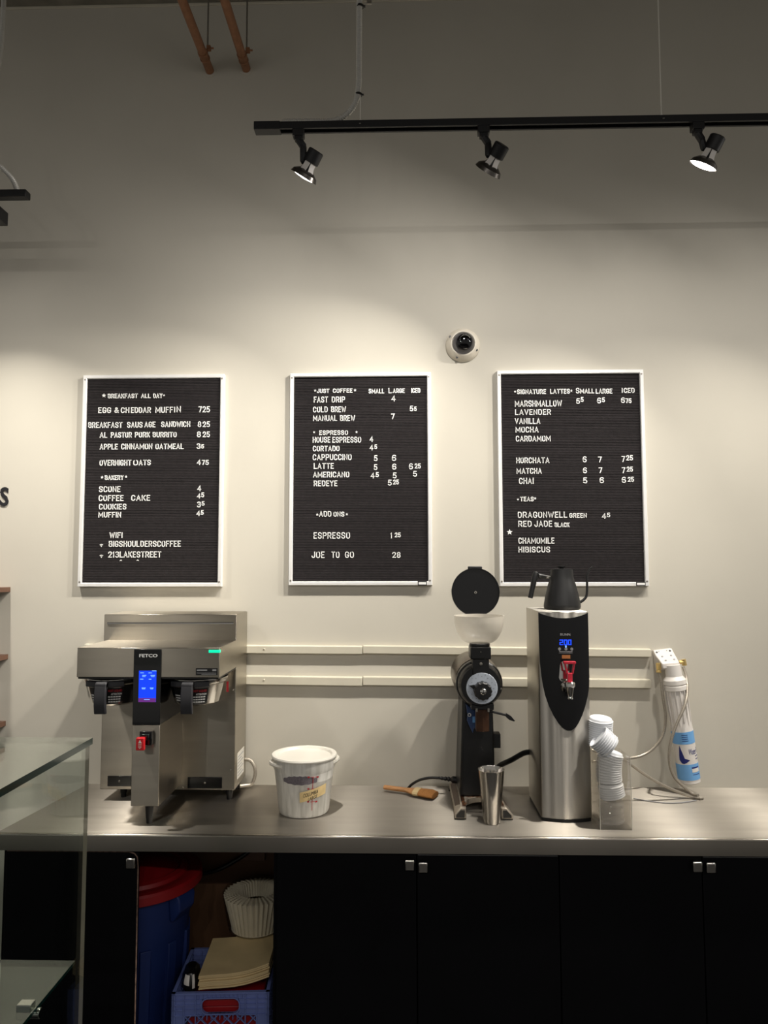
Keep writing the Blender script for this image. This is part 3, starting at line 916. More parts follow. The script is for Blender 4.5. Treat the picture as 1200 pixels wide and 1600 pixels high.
# ================================================================== PIPES
for (px, py, cy_, lb) in ((328, 111, -0.085, 'brown pipe entering the wall, left of the pair near the ceiling'), (385, 108, -0.06, 'brown pipe entering the wall, right of the pair near the ceiling')):
    w = at(px, py, 0)
    root = thing('ceiling_pipe', lb, 'pipe', tuple(w), 'brown pipes under the ceiling')
    MB().cyl((w.x, 0.0, w.z), (w.x, -1.5, w.z), 0.0185, n=24).build('pipe', 'pipe', root)
    MB().lathe([(0.0186, 0), (0.022, 0.001), (0.022, 0.004), (0.0186, 0.005)], (w.x, cy_ + 0.005, w.z), (0, -1, 0), 24).build('coupling', 'pipe', root)
    MB().lathe([(0.019, 0), (0.03, 0.0), (0.03, 0.003), (0.019, 0.003)], (w.x, 0, w.z), (0, -1, 0), 24).build('wall_collar', 'wall', root)
    h = MB()
    y = cy_ - 0.03
    h.lathe([(0.0188, -0.008), (0.0215, -0.008), (0.0215, 0.008), (0.0188, 0.008), (0.0188, -0.008)], (w.x, y, w.z), (0, 1, 0), 20)
    h.box(w.x + 0.017, w.x + 0.034, y - 0.008, y + 0.008, w.z + 0.012, w.z + 0.03)
    h.cyl((w.x + 0.02, y, w.z + 0.021), (w.x + 0.046, y, w.z + 0.021), 0.004, n=8)
    hg = h.build('pipe_hanger', 'pipe', root)
    MB().cyl((w.x + 0.02, y, w.z + 0.02), (w.x + 0.02, y, CEIL), 0.0035, n=8).build('hanger_rod', 'galv', hg)

# ================================================================== WALL LETTER AND SHELVES (left edge)
pa, pb = at(-0.5, 791, -0.003), at(13.8, 761, -0.003)
tag(MB().text('S', flat_map(pa.x, pb.x, pa.z, pb.z, -0.0002, -0.005), bold=0.02).build('wall_letter', 'ink', flat=True, origin=(pa.x, 0, pa.z)),
    'black letter S on the wall at the left frame edge', 'wall lettering')
sx = at(16.5, 917, 0).x
for (py, lb) in ((918, 'topmost brown wooden wall shelf at the left frame edge'), (1023, 'second brown wooden wall shelf at the left frame edge, below the topmost'), (1127, 'lowest brown wooden wall shelf, just above the glass case')):
    z = at(16, py, -0.0).z
    root = thing('wall_shelf', lb, 'shelf', (sx - 0.4, -0.1, z), 'wall shelves at the left edge')
    MB().box(sx - 0.8, sx, -0.22, 0.0, z - 0.018, z + 0.002).build('board', 'brown', root, bevel=0.001)
    MB().box(sx - 0.06, sx - 0.045, -0.20, 0.0, z - 0.024, z - 0.018).box(sx - 0.06, sx - 0.045, -0.006, 0.0, z - 0.12, z - 0.018).build('bracket', 'blackm', root)

# ================================================================== COUNTER AND CABINETS
DEP = 0.566
xl_b, xl_f = -1.311, -1.386
poly = []
nose = [(-DEP + 0.010, TOP), (-DEP + 0.010, TOP - 0.03), (0.0, TOP - 0.03), (0.0, TOP)]
apron = [(-DEP + 0.0098, TOP)] + [(-DEP + 0.007 - 0.007 * math.sin(a), TOP - 0.007 + 0.007 * math.cos(a)) for a in [PI / 2 * i / 6 for i in range(7)]] + [(-DEP, TOP - 0.056), (-DEP + 0.02, TOP - 0.056), (-DEP + 0.02, TOP - 0.0305), (-DEP + 0.0098, TOP - 0.0305)]


def xl(y):
    return xl_b + (xl_f - xl_b) * (-y / DEP)


mb = MB()
mb.loft([[Vector((xl(y), y, z)) for y, z in nose], [Vector((2.6, y, z)) for y, z in nose]])
ctop = thing('countertop', 'long stainless steel countertop carrying the coffee machines', 'countertop', (0.5, -0.28, TOP))
mb.build('top_sheet', 'counter', ctop)
mb = MB()
mb.loft([[Vector((xl(y), y, z)) for y, z in apron], [Vector((2.6, y, z)) for y, z in apron]])
mb.build('front_apron', 'apron', ctop)

CY = -0.545            # cabinet door face plane
CB = 0.09              # cabinet bottom


def cabinet(label, x0, x1, doors, knobs, worn=False, right=True, back='cabwood'):
    root = thing('base_cabinet', label, 'cabinet', ((x0 + x1) / 2, -0.28, 0))
    b = MB()
    zt = TOP - 0.032
    t = 0.018
    b.box(x0, x0 + t, CY + 0.02, -0.002, CB, zt)
    if right:
        b.box(x1 - t, x1, CY + 0.02, -0.002, CB, zt)
    else:
        x1 += t - 0.001
    b.box(x0 + t, x1 - t, CY + 0.02, -0.002, CB, CB + t)
    b.box(x0 + t, x1 - t, CY + 0.06, -0.002, zt - t, zt)
    b.box(x0 + t, x1 - t, CY + 0.07, CY + 0.085, 0.0, CB + 0.001)
    b.box(x0 + t, x1 - t, CY + 0.02, CY + 0.04, zt - 0.03, zt - t)
    b.build('carcass', 'cabinet', root)
    MB().box(x0 + t, x1 - t, -0.016, -0.004, CB + t, zt - t).build('back_panel', back, root)
    for i, (a, c_, zt_) in enumerate(doors):
        zt_ = min(zt_, TOP - 0.0595)
        dmb = MB().box(a, c_, CY - 0.003, CY + 0.017, CB + 0.012, zt_)
        d = dmb.build('door', 'cabinet', root, bevel=0.0015)
        if worn:
            w = MB().box(a + 0.002, c_ - 0.03, CY - 0.0036, CY + 0.012, zt_ - 0.0005, zt_ + 0.0022)
            # rounded worn corner and chipped edge
            rngs = [(c_ - 0.03, zt_ + 0.001), (c_ - 0.012, zt_ - 0.004), (c_ - 0.002, zt_ - 0.016), (c_ + 0.0015, zt_ - 0.05), (c_ + 0.0012, zt_ - 0.2), (c_ + 0.0012, CB + 0.02)]
            for (xa, za), (xb, zb) in zip(rngs, rngs[1:]):
                w.tube([(xa, CY - 0.003, za), (xb, CY - 0.003, zb)], 0.0022, 6)
            w.build('worn_edge', 'worn', d)
        else:
            MB().box(a + 0.002, c_ - 0.002, CY - 0.0032, CY - 0.0, zt_ - 0.0008, zt_ + 0.0006).build('edge_band', 'grey', d)
        for kx, kz in [k for k in knobs if k[2] == i] and [(k[0], k[1]) for k in knobs if k[2] == i]:
            k_ = MB().cyl((kx, CY - 0.002, kz), (kx, CY - 0.014, kz), 0.005, n=12).box(kx - 0.0155, kx + 0.0155, CY - 0.024, CY - 0.014, kz - 0.0165, kz + 0.0165)
            k_.build('knob', 'polished', d, bevel=0.004, seg=3)
    return root


def kpos(px, py):
    p = at(px, py, CY - 0.02)
    return p.x, p.z


xa0 = at(11, 1327, CY).x
xa1 = at(216, 1340, CY).x
xb0 = at(426, 1400, CY).x
k = kpos(204, 1349)
cabinet('black base cabinet with one chipped door left and its right half standing open', xl_f + 0.012, xb0 - 0.001, [(xa0, xa1, at(100, 1330, CY).z)], [(k[0], k[1], 0)], worn=True, right=False)
d1a, d1b = at(433, 1400, CY).x, at(650, 1331, CY).x
d2a, d2b = at(652, 1331, CY).x, at(872, 1333, CY).x
d3a, d3b = at(874, 1333, CY).x, at(1095, 1336, CY).x
d4a = at(1097, 1336, CY).x
zt1, zt2, zt3, zt4 = at(540, 1332, CY).z, at(760, 1336, CY).z, at(980, 1335, CY).z, at(1150, 1339, CY).z
k1, k2, k3, k4 = kpos(640, 1352), kpos(661, 1355.5), kpos(1090, 1354.5), kpos(1111, 1356)
cabinet('double door black base cabinet right of the open bay, below the grinder', xb0, (d2b + d3a) / 2 - 0.001, [(d1a, d1b, zt1), (d2a, d2b, zt2)], [(k1[0], k1[1], 0), (k2[0], k2[1], 1)])
cabinet('double door black base cabinet at the right end, below the water filter', (d2b + d3a) / 2 + 0.001, d4a + 0.47, [(d3a, d3b, zt3), (d4a, d4a + 0.465, zt4)], [(k3[0], k3[1], 0), (k4[0], k4[1], 1)])

# ================================================================== TWIN COFFEE BREWER
YF = -0.49             # head and column front
YB = -0.22             # body front
root = thing('coffee_brewer', 'twin stainless steel coffee brewer with blue touchscreen on the counter', 'coffee brewer', (-0.90, -0.27, TOP))
bx0, bx1, bz0, bz1 = -1.172, -0.650, 0.958, 1.628
hx0, hx1 = -1.156, -0.648
hz0, hz1 = 1.425, 1.529
body = MB().box(bx0, bx1, YB, -0.022, bz0, bz1).build('body', 'steel', root, bevel=0.002)
zs = at(260, 972.5, YB).z
MB().box(bx0 + 0.012, bx1 - 0.012, YB - 0.0012, YB + 0.002, zs - 0.0022, zs).build('vent_slot', 'gloss', body)
MB().box(bx0 + 0.012, bx1 - 0.012, YB - 0.003, YB + 0.002, zs - 0.0055, zs - 0.0022).build('slot_lip', 'chrome', body)
MB().box(hx0, hx1, YF, YB - 0.0005, hz0, hz1).build('head', 'steel', root, bevel=0.002)
MB().box(hx0 + 0.004, hx1 - 0.004, YF + 0.004, YB - 0.0005, hz0 - 0.006, hz0 - 0.0005).build('head_underside', 'black', root)
cx0, cx1 = -0.953, -0.855
col = MB().box(cx0, cx1, YF, YB - 0.0005, 0.982, 1.2605).build('column', 'steel', root, bevel=0.0018)
MB().box(cx0 + 0.001, cx1 - 0.001, YF + 0.002, YB - 0.0005, 1.2615, hz0 - 0.007).build('column_upper', 'gloss', root)
cp = MB().box(cx0 + 0.001, cx1 + 0.001, YF - 0.004, YF - 0.0005, 1.2615, 1.524).build('control_panel', 'gloss', root, bevel=0.001)


def rp(px0_, py0_, px1_, py1_, y):
    a, b = at(px0_, py1_, y), at(px1_, py0_, y)
    return a.x, b.x, a.z, b.z


q = rp(216, 1048, 244.3, 1097, YF - 0.006)
scr = MB().box(q[0], q[1], YF - 0.0055, YF - 0.0042, q[2], q[3]).build('touch_screen', 'screen', cp)
MB().box(q[0], q[1], YF - 0.0060, YF - 0.0056, q[2], q[2] + 0.0135).build('screen_bar', 'screenbar', scr)
mb = MB()
for (u0, u1, v) in ((0.08, 0.28, 0.92), (0.55, 0.75, 0.92), (0.75, 1.0, 0.985), (0.2, 0.42, 0.84), (0.68, 0.92, 0.84), (0.2, 0.38, 0.8), (0.7, 0.9, 0.8), (0.08, 0.26, 0.72), (0.58, 0.72, 0.72), (0.18, 0.4, 0.44), (0.65, 0.85, 0.44), (0.2, 0.38, 0.41), (0.68, 0.83, 0.41), (0.33, 0.65, 0.07)):
    z = q[2] + (q[3] - q[2]) * v
    mb.box(q[0] + (q[1] - q[0]) * u0, q[0] + (q[1] - q[0]) * u1, YF - 0.0066, YF - 0.0054, z, z + 0.0022)
mb.build('screen_text', 'screentext', scr)
q = rp(217.5, 1022, 246, 1027, YF - 0.005)
MB().text('FETCO', flat_map(q[0], q[1], q[2], q[3], YF - 0.004, YF - 0.0048), bold=0.02).build('maker_lettering', 'letter', cp, flat=True)
# green status light wraps the head corner
q = rp(326, 1015.5, 347, 1020.0, YF)
MB().box(q[0], hx1 + 0.0012, YF - 0.0015, YF + 0.012, q[2], q[3]).build('status_light', 'green', root, bevel=0.001)
q = rp(306, 1044, 340, 1055, YF)
pl = MB().box(q[0], q[1], YF - 0.0015, YF - 0.0002, q[2], q[3]).build('rating_plate', 'black', root)
MB().box(q[0] + 0.004, q[0] + 0.040, YF - 0.0019, YF - 0.0014, q[3] - 0.009, q[3] - 0.005).box(q[1] - 0.018, q[1] - 0.004, YF - 0.0019, YF - 0.0014, q[3] - 0.010, q[3] - 0.004).box(q[0] + 0.004, q[1] - 0.004, YF - 0.0019, YF - 0.0014, q[2] + 0.007, q[2] + 0.0085).box(q[0] + 0.02, q[1] - 0.004, YF - 0.0019, YF - 0.0014, q[2] + 0.003, q[2] + 0.0045).build('plate_print', 'grey', pl)
# hot water tap on the column
q = rp(217.5, 1143, 237.5, 1165, YF - 0.02)
tp = MB().box(q[0], q[1], YF - 0.022, YF - 0.0005, q[2], q[3]).build('tap_body', 'gloss', root, bevel=0.003)
MB().box(q[0] + 0.006, q[1] - 0.006, YF - 0.034, YF - 0.020, q[2] + 0.02, q[3] - 0.006).build('tap_valve', 'gloss', tp, bevel=0.003)
q = rp(212.5, 1152.5, 226, 1172.5, YF - 0.045)
tg = MB().box(q[0], q[1], YF - 0.05, YF - 0.034, q[2], q[3]).build('tap_lever', 'red', tp, bevel=0.003)
mb = MB()
xm = (q[0] + q[1]) / 2
mb.prism([Vector((xm - 0.006, YF - 0.0505, q[3] - 0.018)), Vector((xm + 0.006, YF - 0.0505, q[3] - 0.018)), Vector((xm, YF - 0.0505, q[3] - 0.007))], (0, 0.001, 0))
for i in range(4):
    mb.box(xm - 0.0055 + (0.003 if i == 3 else 0), xm + 0.0055 - (0.003 if i == 3 else 0), YF - 0.0506, YF - 0.0496, q[3] - 0.023 - i * 0.0045, q[3] - 0.0215 - i * 0.0045)
mb.build('lever_print', 'palelabel', tg)
# magnets / drip plates low on the body
for (a, b) in (((168.5, 1212), (206, 1228)), ((293.5, 1214), (347.5, 1231))):
    q = rp(a[0], a[1], b[0], b[1], YB)
    pp = MB().box(q[0], min(q[1], bx1 - 0.01), YB - 0.006, YB - 0.0002, q[2], q[3]).build('foot_plate', 'gloss', root, bevel=0.0015)
    xm = (q[0] + q[1]) / 2
    MB().lathe([(0, 0.002), (0.003, 0.0015), (0.004, 0)], (xm, YB - 0.006, (q[2] + q[3]) / 2), (0, -1, 0), 10).build('screw', 'galv', pp)
for (px, py) in ((364.5, 1078), (361, 1203), (286, 1230)):
    p = at(px, py, YB)
    MB().lathe([(0, 0.003), (0.0025, 0.0025), (0.0035, 0)], (min(p.x, bx1 - 0.006), YB, p.z), (0, -1, 0), 10).build('screw', 'chrome', root)
# side paper label
MB().box(bx1, bx1 + 0.0006, -0.18, -0.06, 0.985, 1.085).build('side_label', 'palelabel', root)
mb = MB()
for i in range(7):
    mb.box(bx1 + 0.0005, bx1 + 0.0009, -0.17, -0.075 - 0.03 * (i % 2), 0.995 + i * 0.012, 0.999 + i * 0.012)
mb.build('label_print', 'grey', root)
for (lx, ly, zt_) in ((-0.898, -0.455, 0.982), (-1.1, -0.165, 0.958), (-0.678, -0.185, 0.958), (-0.678, -0.05, 0.958)):
    MB().lathe([(0, 0), (0.0095, 0), (0.0105, 0.004), (0.0105, 0.014), (0.012, 0.018), (0.0145, zt_ - TOP - 0.006), (0.0165, zt_ - TOP - 0.005), (0.0165, zt_ - TOP), (0, zt_ - TOP)], (lx, ly, TOP), (0, 0, 1), 20).build('leg', 'black', root)
# brew baskets
for px in (180, 308.5):
    bc = at(px, 1080, -0.36)
    cxy = (bc.x, -0.36)
    zt_, zb_ = 1.412, 1.316
    o = Vector((cxy[0], cxy[1], 0))
    bk = MB().lathe([(0, zb_), (0.072, zb_), (0.080, zb_ + 0.006), (0.0985, zt_ - 0.022), (0.107, zt_ - 0.016), (0.110, zt_ - 0.008), (0.110, zt_), (0.104, zt_), (0.100, zt_ - 0.015), (0.078, zb_ + 0.012), (0, zb_ + 0.012)], o, (0, 0, 1), 56).build('brew_basket', 'polished', root)
    hm = MB()
    hm.lathe([(0.1075, zt_ - 0.026), (0.119, zt_ - 0.024), (0.119, zt_ - 0.004), (0.111, zt_ - 0.004), (0.1075, zt_ - 0.026)], o, (0, 0, 1), 20, a0=-PI / 2 - 0.62, a1=-PI / 2 + 0.62)
    y0 = -0.36 - 0.114
    w = 0.0205
    sec = [(y0 + 0.01, zt_ - 0.004, zt_ - 0.022), (y0 - 0.012, zt_ - 0.002, zt_ - 0.024), (y0 - 0.024, zt_ - 0.010, zt_ - 0.034)]
    rings = [[Vector((cxy[0] - w, y, a)), Vector((cxy[0] + w, y, a)), Vector((cxy[0] + w, y, b)), Vector((cxy[0] - w, y, b))] for y, a, b in sec]
    hm.loft(rings)
    zl = at(px - 20, 1117, y0 - 0.03).z
    path = [(y0 - 0.014, zt_ - 0.006), (y0 - 0.022, zt_ - 0.05), (y0 - 0.022, zl + 0.03), (y0 - 0.016, zl)]
    rings = [[Vector((cxy[0] - w, y - 0.008, z)), Vector((cxy[0] + w, y - 0.008, z)), Vector((cxy[0] + w, y + 0.008, z)), Vector((cxy[0] - w, y + 0.008, z))] for y, z in path]
    hm.loft(rings)
    hm.build('basket_handle', 'handlegrey', bk, bevel=0.003)
    zc = zb_ + 0.045
    tp_ = (0.0985 - 0.080) / (zt_ - 0.022 - zb_ - 0.006)
    fr = lambda z0, z1, a0, a1, dr=0.0008, off=0.0: cyl_map((cxy[0], cxy[1], zb_ + 0.006), 0.0803 + off, a0, a1, z0, z1, dr, tp_)
    patch(MB(), fr(zb_ + 0.015, zt_ - 0.032, -0.78, 0.68), 20, 2).build('warning_label', 'black', bk)
    tm = MB()
    zz1 = zt_ - 0.036
    tm.text('HOT LIQUID', fr(zz1 - 0.010, zz1, 0.12, 0.62, 0.0004, 0.0009), bold=0.03)
    tm.build('warning_heading', 'redink', bk, flat=True)
    tm = MB()
    tm.text('ATTENTION', fr(zz1 - 0.020, zz1 - 0.013, 0.22, 0.62, 0.0004, 0.0009), bold=0.03)
    for i in range(3):
        zq = zz1 - 0.029 - i * 0.009
        for j in range(5):
            a0 = 0.1 + 0.1 * j
            patch(tm, fr(zq, zq + 0.0045, a0, a0 + 0.085, 0.0004, 0.0009), 2, 1)
    tm.build('warning_text', 'letter', bk, flat=True)
    tm = MB()
    for i in range(3):
        zq = zz1 - 0.025 - i * 0.009
        for j in range(3):
            a0 = -0.74 + 0.1 * j
            patch(tm, fr(zq, zq + 0.0045, a0, a0 + 0.085, 0.0004, 0.0009), 2, 1)
    tm.build('warning_text', 'letter', bk, flat=True)
MB().box(bx1 - 0.0365, bx1 - 0.028, YB - 0.001, YB - 0.0002, 1.33, 1.37).build('warning_sticker', 'redink', root)
# braided supply hose behind
hp = [at(380, 1186, -0.03), at(392, 1189, -0.03), at(399, 1204, -0.035), at(394, 1224, -0.04), at(382, 1232, -0.05), at(374, 1233, -0.06)]
for q_ in hp:
    q_.z = max(q_.z, TOP + 0.012)
MB().tube(smooth_path(hp, 10), 0.007, 10).build('supply_hose', 'braid', root)

# ================================================================== INGREDIENT TUB
tc_ = Vector((at(475, 1270, -0.315).x, -0.315, TOP))
root = thing('food_storage_tub', 'round translucent tub of ground coffee with a handwritten tape label', 'container', tuple(tc_))
H = at(475, 1178, -0.315).z - TOP
r0, r1 = 0.093, 0.109
zs_ = H - 0.050                       # shoulder where the wall flares into the rim
tap = (r1 - r0) / (zs_ - 0.010)
MB().lathe([(0, 0.004), (r0 - 0.012, 0.0), (r0 - 0.004, 0.002), (r0, 0.010), (r1, zs_), (r1 + 0.005, zs_ + 0.008), (r1 + 0.005, H - 0.008), (r1 + 0.002, H - 0.008), (r1 + 0.002, zs_ + 0.009), (r0 - 0.003, 0.012), (0, 0.01)], tc_, (0, 0, 1), 72).build('tub_body', 'tub', root)
lid = MB().lathe([(r1 + 0.0055, H - 0.007), (r1 + 0.011, H - 0.007), (r1 + 0.0125, H - 0.002), (r1 + 0.010, H + 0.003), (r1 + 0.001, H + 0.004), (r1 - 0.006, H + 0.002), (r1 - 0.011, H - 0.005), (r1 - 0.018, H - 0.006), (0, H - 0.004), (0, H - 0.007), (r1 - 0.004, H - 0.010)], tc_, (0, 0, 1), 72).build('lid', 'tublid', root)
for a in (R_(205), R_(14)):
    dv = Vector((math.cos(a), math.sin(a), 0))
    tv = Vector((-dv.y, dv.x, 0))
    rg = []
    for (t, rr, zz, w) in ((-0.055, r1 + 0.0045, H - 0.026, 0.010), (-0.04, r1 + 0.012, H - 0.024, 0.013), (-0.02, r1 + 0.018, H - 0.022, 0.015), (0, r1 + 0.020, H - 0.022, 0.016), (0.02, r1 + 0.018, H - 0.022, 0.015), (0.04, r1 + 0.012, H - 0.024, 0.013), (0.055, r1 + 0.0045, H - 0.026, 0.010)):
        rad = math.sqrt(max(1e-6, (r1 + 0.002) ** 2 - t * t))
        ctr = tc_ + tv * t
        ri, ro = rad, rad + (rr - r1)
        rg.append([ctr + dv * ri + Vector((0, 0, zz - w)), ctr + dv * ro + Vector((0, 0, zz - w * 0.3)), ctr + dv * (ro + 0.002) + Vector((0, 0, zz)), ctr + dv * ro + Vector((0, 0, zz + 0.007)), ctr + dv * ri + Vector((0, 0, zz + 0.007))])
    MB().loft(rg).build('lug_handle', 'tublid', root)
fr = lambda z0, z1, a0, a1, dr=0.0006, off=0.0, sl=0.0: cyl_map((tc_.x, tc_.y, tc_.z + 0.010), r0 + 0.0002 + off, a0, a1, tc_.z + z0, tc_.z + z1, dr, tap, sl)


def grounds_map(u, v, w):
    a = -0.62 + 1.2 * u
    zt_ = zs_ - 0.002 - 0.012 * (2 * abs(u - 0.5)) ** 2.5 + 0.0015 * math.sin(u * 40)
    zb_ = zs_ - 0.033 + 0.008 * (2 * abs(u - 0.5)) ** 2 + 0.001 * math.sin(u * 31)
    z = zb_ + (zt_ - zb_) * v
    r = r0 + tap * (z - 0.010) + 0.0004 + 0.0008 * w
    return Vector((tc_.x + r * math.sin(a), tc_.y - r * math.cos(a), tc_.z + z))


patch(MB(), grounds_map, 24, 3).build('ground_coffee', 'grounds', root)
mb = MB()
patch(mb, fr(0.030, zs_ - 0.004, 0.415, 0.432, 0.0007, 0.0016), 1, 8)
for z in (zs_ - 0.001, 0.112, 0.066):
    patch(mb, fr(z - 0.006, z - 0.0045, 0.36, 0.52, 0.0007, 0.0016), 4, 1)
    patch(mb, fr(z - 0.009, z - 0.004, 0.54, 0.62, 0.0007, 0.0016), 2, 1)
    patch(mb, fr(z - 0.006, z - 0.001, 0.24, 0.31, 0.0007, 0.0016), 2, 1)
mb.build('measuring_scale', 'redink', root)
lb = patch(MB(), fr(0.060, 0.096, -0.02, 0.95, 0.0006, 0.0024, 0.022), 20, 2).build('tape_label', 'tape', root)
mb = MB()
mb.text('COLUMBIA', fr(0.078, 0.091, 0.10, 0.62, 0.0004, 0.0031, 0.012), bold=0.0, shear=0.2)
mb.text('LARGE', fr(0.065, 0.077, 0.27, 0.60, 0.0004, 0.0031, 0.009), bold=0.0, shear=0.2)
mb.build('handwriting', 'ink', lb, flat=True)

# ================================================================== BRUSH
hb = on(640, 1241, TOP + 0.012)
b0 = on(600, 1231, TOP + 0.014)
b1 = on(681, 1243, TOP + 0.012)
ax = (b1 - b0)
ax.z = 0
Lb = ax.length
ax.normalize()
sd = Vector((-ax.y, ax.x, 0))
root = thing('counter_brush', 'wooden handled brush lying on the counter left of the grinder', 'brush', (b0.x + ax.x * Lb / 2, b0.y + ax.y * Lb / 2, TOP))
up = Vector((0, 0, 1))
base = Vector((b0.x, b0.y, TOP))


def oval(p, a, b, n=14):
    return [p + sd * (a * math.cos(2 * PI * i / n)) + up * (b * math.sin(2 * PI * i / n)) for i in range(n)]


MB().loft([oval(base + ax * (Lb * t) + up * 0.017, a, b) for t, a, b in ((0, 0.008, 0.006), (0.01, 0.0115, 0.0085), (0.12, 0.012, 0.009), (0.3, 0.011, 0.009), (0.42, 0.011, 0.009), (0.5, 0.017, 0.010), (0.56, 0.027, 0.011), (0.62, 0.030, 0.012), (0.64, 0.030, 0.012))]).build('handle', 'wood', root)
MB().loft([oval(base + ax * (Lb * t) + up * 0.0165, a, b) for t, a, b in ((0.60, 0.030, 0.0122), (0.61, 0.0325, 0.0145), (0.70, 0.033, 0.0145), (0.71, 0.030, 0.0125))]).build('head_block', 'kraft', root)
MB().loft([oval(base + ax * (Lb * t) + up * z, a, b, 24) for t, a, b, z in ((0.69, 0.030, 0.012, 0.0165), (0.78, 0.036, 0.0135, 0.016), (0.9, 0.040, 0.0135, 0.0155), (0.985, 0.037, 0.010, 0.013), (1.0, 0.030, 0.006, 0.010))]).build('bristles', 'bristle', root)

# ================================================================== GRINDER
GX = 0.279
GZ = 1.383
root = thing('coffee_grinder', 'tall black coffee grinder with a clear hopper and its lid flipped open', 'coffee grinder', (GX, -0.22, TOP))
# base: two long feet joined by a plate with a concave front
bs = MB()
for s_, xo, xi in ((-1, 0.184, 0.226), (1, 0.384, 0.343)):
    lo = xo
    rg = []
    for y, h, k_ in ((-0.035, 0.044, 0), (-0.30, 0.046, 0), (-0.402, 0.042, 0.004)):
        a, b = xo + s_ * k_ * 1, xi + s_ * k_
        rg.append([Vector((a, y, TOP + 0.004)), Vector((b, y, TOP + 0.004)), Vector((b, y, TOP + h)), Vector((b + (a - b) * 0.45, y, TOP + h)), Vector((a, y, TOP + 0.018))])
    bs.loft(rg)
poly = [(0.222, -0.04), (0.347, -0.04), (0.347, -0.345)]
for i in range(13):
    t = i / 12
    poly.append((0.347 - (0.347 - 0.222) * t, -0.345 + 0.055 * math.sin(PI * t) ** 0.7))
bs.prism([Vector((x, y, TOP + 0.026)) for x, y in poly], (0, 0, 0.022))
gb = bs.build('base', 'base', root, bevel=0.0025)
for s_, xo, xi in ((-1, 0.184, 0.226), (1, 0.384, 0.343)):
    a, b = xo + s_ * 0.004, xi + s_ * 0.004
    MB().prism([Vector((a - s_ * 0.006, -0.4025, TOP + 0.009)), Vector((b + s_ * 0.006, -0.4025, TOP + 0.009)), Vector((b + s_ * 0.005, -0.4025, TOP + 0.034)), Vector((b + (a - b) * 0.45, -0.4025, TOP + 0.035)), Vector((a - s_ * 0.006, -0.4025, TOP + 0.017))], (0, -0.004, 0)).build('foot_cap', 'gloss', gb)
    MB().box(min(a, b), max(a, b), -0.398, -0.37, TOP, TOP + 0.004).box(min(a, b), max(a, b), -0.07, -0.04, TOP, TOP + 0.004).build('rubber_foot', 'black', gb)
for s_, xo, xi in ((-1, 0.184, 0.226), (1, 0.384, 0.343)):
    MB().loft([[Vector((xi + (xo - xi) * 0.08, y, TOP + h)), Vector((xi + (xo - xi) * 0.38, y, TOP + h)), Vector((xi + (xo - xi) * 0.38, y, TOP + h + 0.0012)), Vector((xi + (xo - xi) * 0.08, y, TOP + h + 0.0012))] for y, h in ((-0.06, 0.0442), (-0.30, 0.0458), (-0.385, 0.0428))]).build('foot_tread', 'spout', gb)
    MB().loft([[Vector((xo + (xi - xo) * 0.10, y, TOP + 0.0218)), Vector((xo + (xi - xo) * 0.48, y, TOP + h - 0.0025)), Vector((xo + (xi - xo) * 0.47, y, TOP + h - 0.0010)), Vector((xo + (xi - xo) * 0.085, y, TOP + 0.0234))] for y, h in ((-0.06, 0.0442), (-0.30, 0.0458), (-0.385, 0.0428))]).build('foot_tread', 'spout', gb)
sp = MB()
for i in range(240):
    x, y = random.uniform(0.19, 0.36), random.uniform(-0.38, -0.31)
    if 0.228 < x < 0.338:
        y = random.uniform(-0.305, -0.26)
        z = TOP + 0.048
    elif x < 0.21 or x > 0.36:
        continue
    else:
        z = TOP + 0.0455
    sp.box(x, x + random.uniform(0.001, 0.004), y, y + random.uniform(0.001, 0.004), z, z + 0.0012)
sp.build('coffee_crumbs', 'dust', gb)
# column
MB().loft([[Vector((x0, ya, z)), Vector((x1, ya, z)), Vector((x1, yb, z)), Vector((x0, yb, z))] for x0, x1, ya, yb, z in
           ((0.207, 0.340, -0.296, -0.08, TOP + 0.048), (0.214, 0.338, -0.292, -0.085, 1.15), (0.221, 0.334, -0.285, -0.09, 1.33))]).build('column', 'bodyblk', root, bevel=0.010, seg=3)
MB().lathe([(0, 0.0), (0.055, 0.0), (0.076, 0.012), (0.087, 0.04), (0.088, 0.23), (0.084, 0.262), (0, 0.262)], (GX - 0.003, -0.065, GZ + 0.006), (0, -1, 0), 56).build('motor_housing', 'bronze', root)
MB().lathe([(0, 0), (0.086, 0), (0.087, 0.01), (0.085, 0.03), (0.080, 0.034), (0.078, 0.062), (0.070, 0.076), (0, 0.076)], (GX - 0.001, -0.327, GZ + 0.002), (0, -1, 0), 56).build('burr_housing', 'bodyblk', root)
mb = MB()
for a in (R_(172), R_(50), R_(130), R_(-8), R_(-130), R_(-52)):
    mb.lathe([(0, 0.006), (0.005, 0.005), (0.006, 0)], (GX + 0.071 * math.cos(a), -0.391, GZ + 0.071 * math.sin(a)), (0, -1, 0), 10)
mb.build('housing_bolt', 'galv', root)
dl = MB().lathe([(0, 0.0), (0.0555, 0), (0.0565, 0.003), (0.055, 0.005), (0, 0.005)], (GX + 0.003, -0.4035, GZ - 0.006), (0, -1, 0), 56).build('dial', 'dial', root)
mb = MB()
for i in range(24):
    a = 2 * PI * i / 24
    r = 0.049 if i % 2 else 0.042
    mb.cyl((GX + 0.003 + r * math.cos(a), -0.4083, GZ - 0.006 + r * math.sin(a)), (GX + 0.003 + r * math.cos(a), -0.4092, GZ - 0.006 + r * math.sin(a)), 0.0011, n=6)
mb.build('dial_marks', 'ink', dl)
kn = MB()
prof = []
pc = Vector((GX + 0.004, 0, GZ - 0.012))
for y in (-0.4086, -0.436):
    ring = []
    for i in range(48):
        a = 2 * PI * i / 48
        r = 0.0315 + 0.0014 * math.cos(a * 12)
        ring.append(Vector((pc.x + r * math.cos(a), y, pc.z + r * math.sin(a))))
    prof.append(ring)
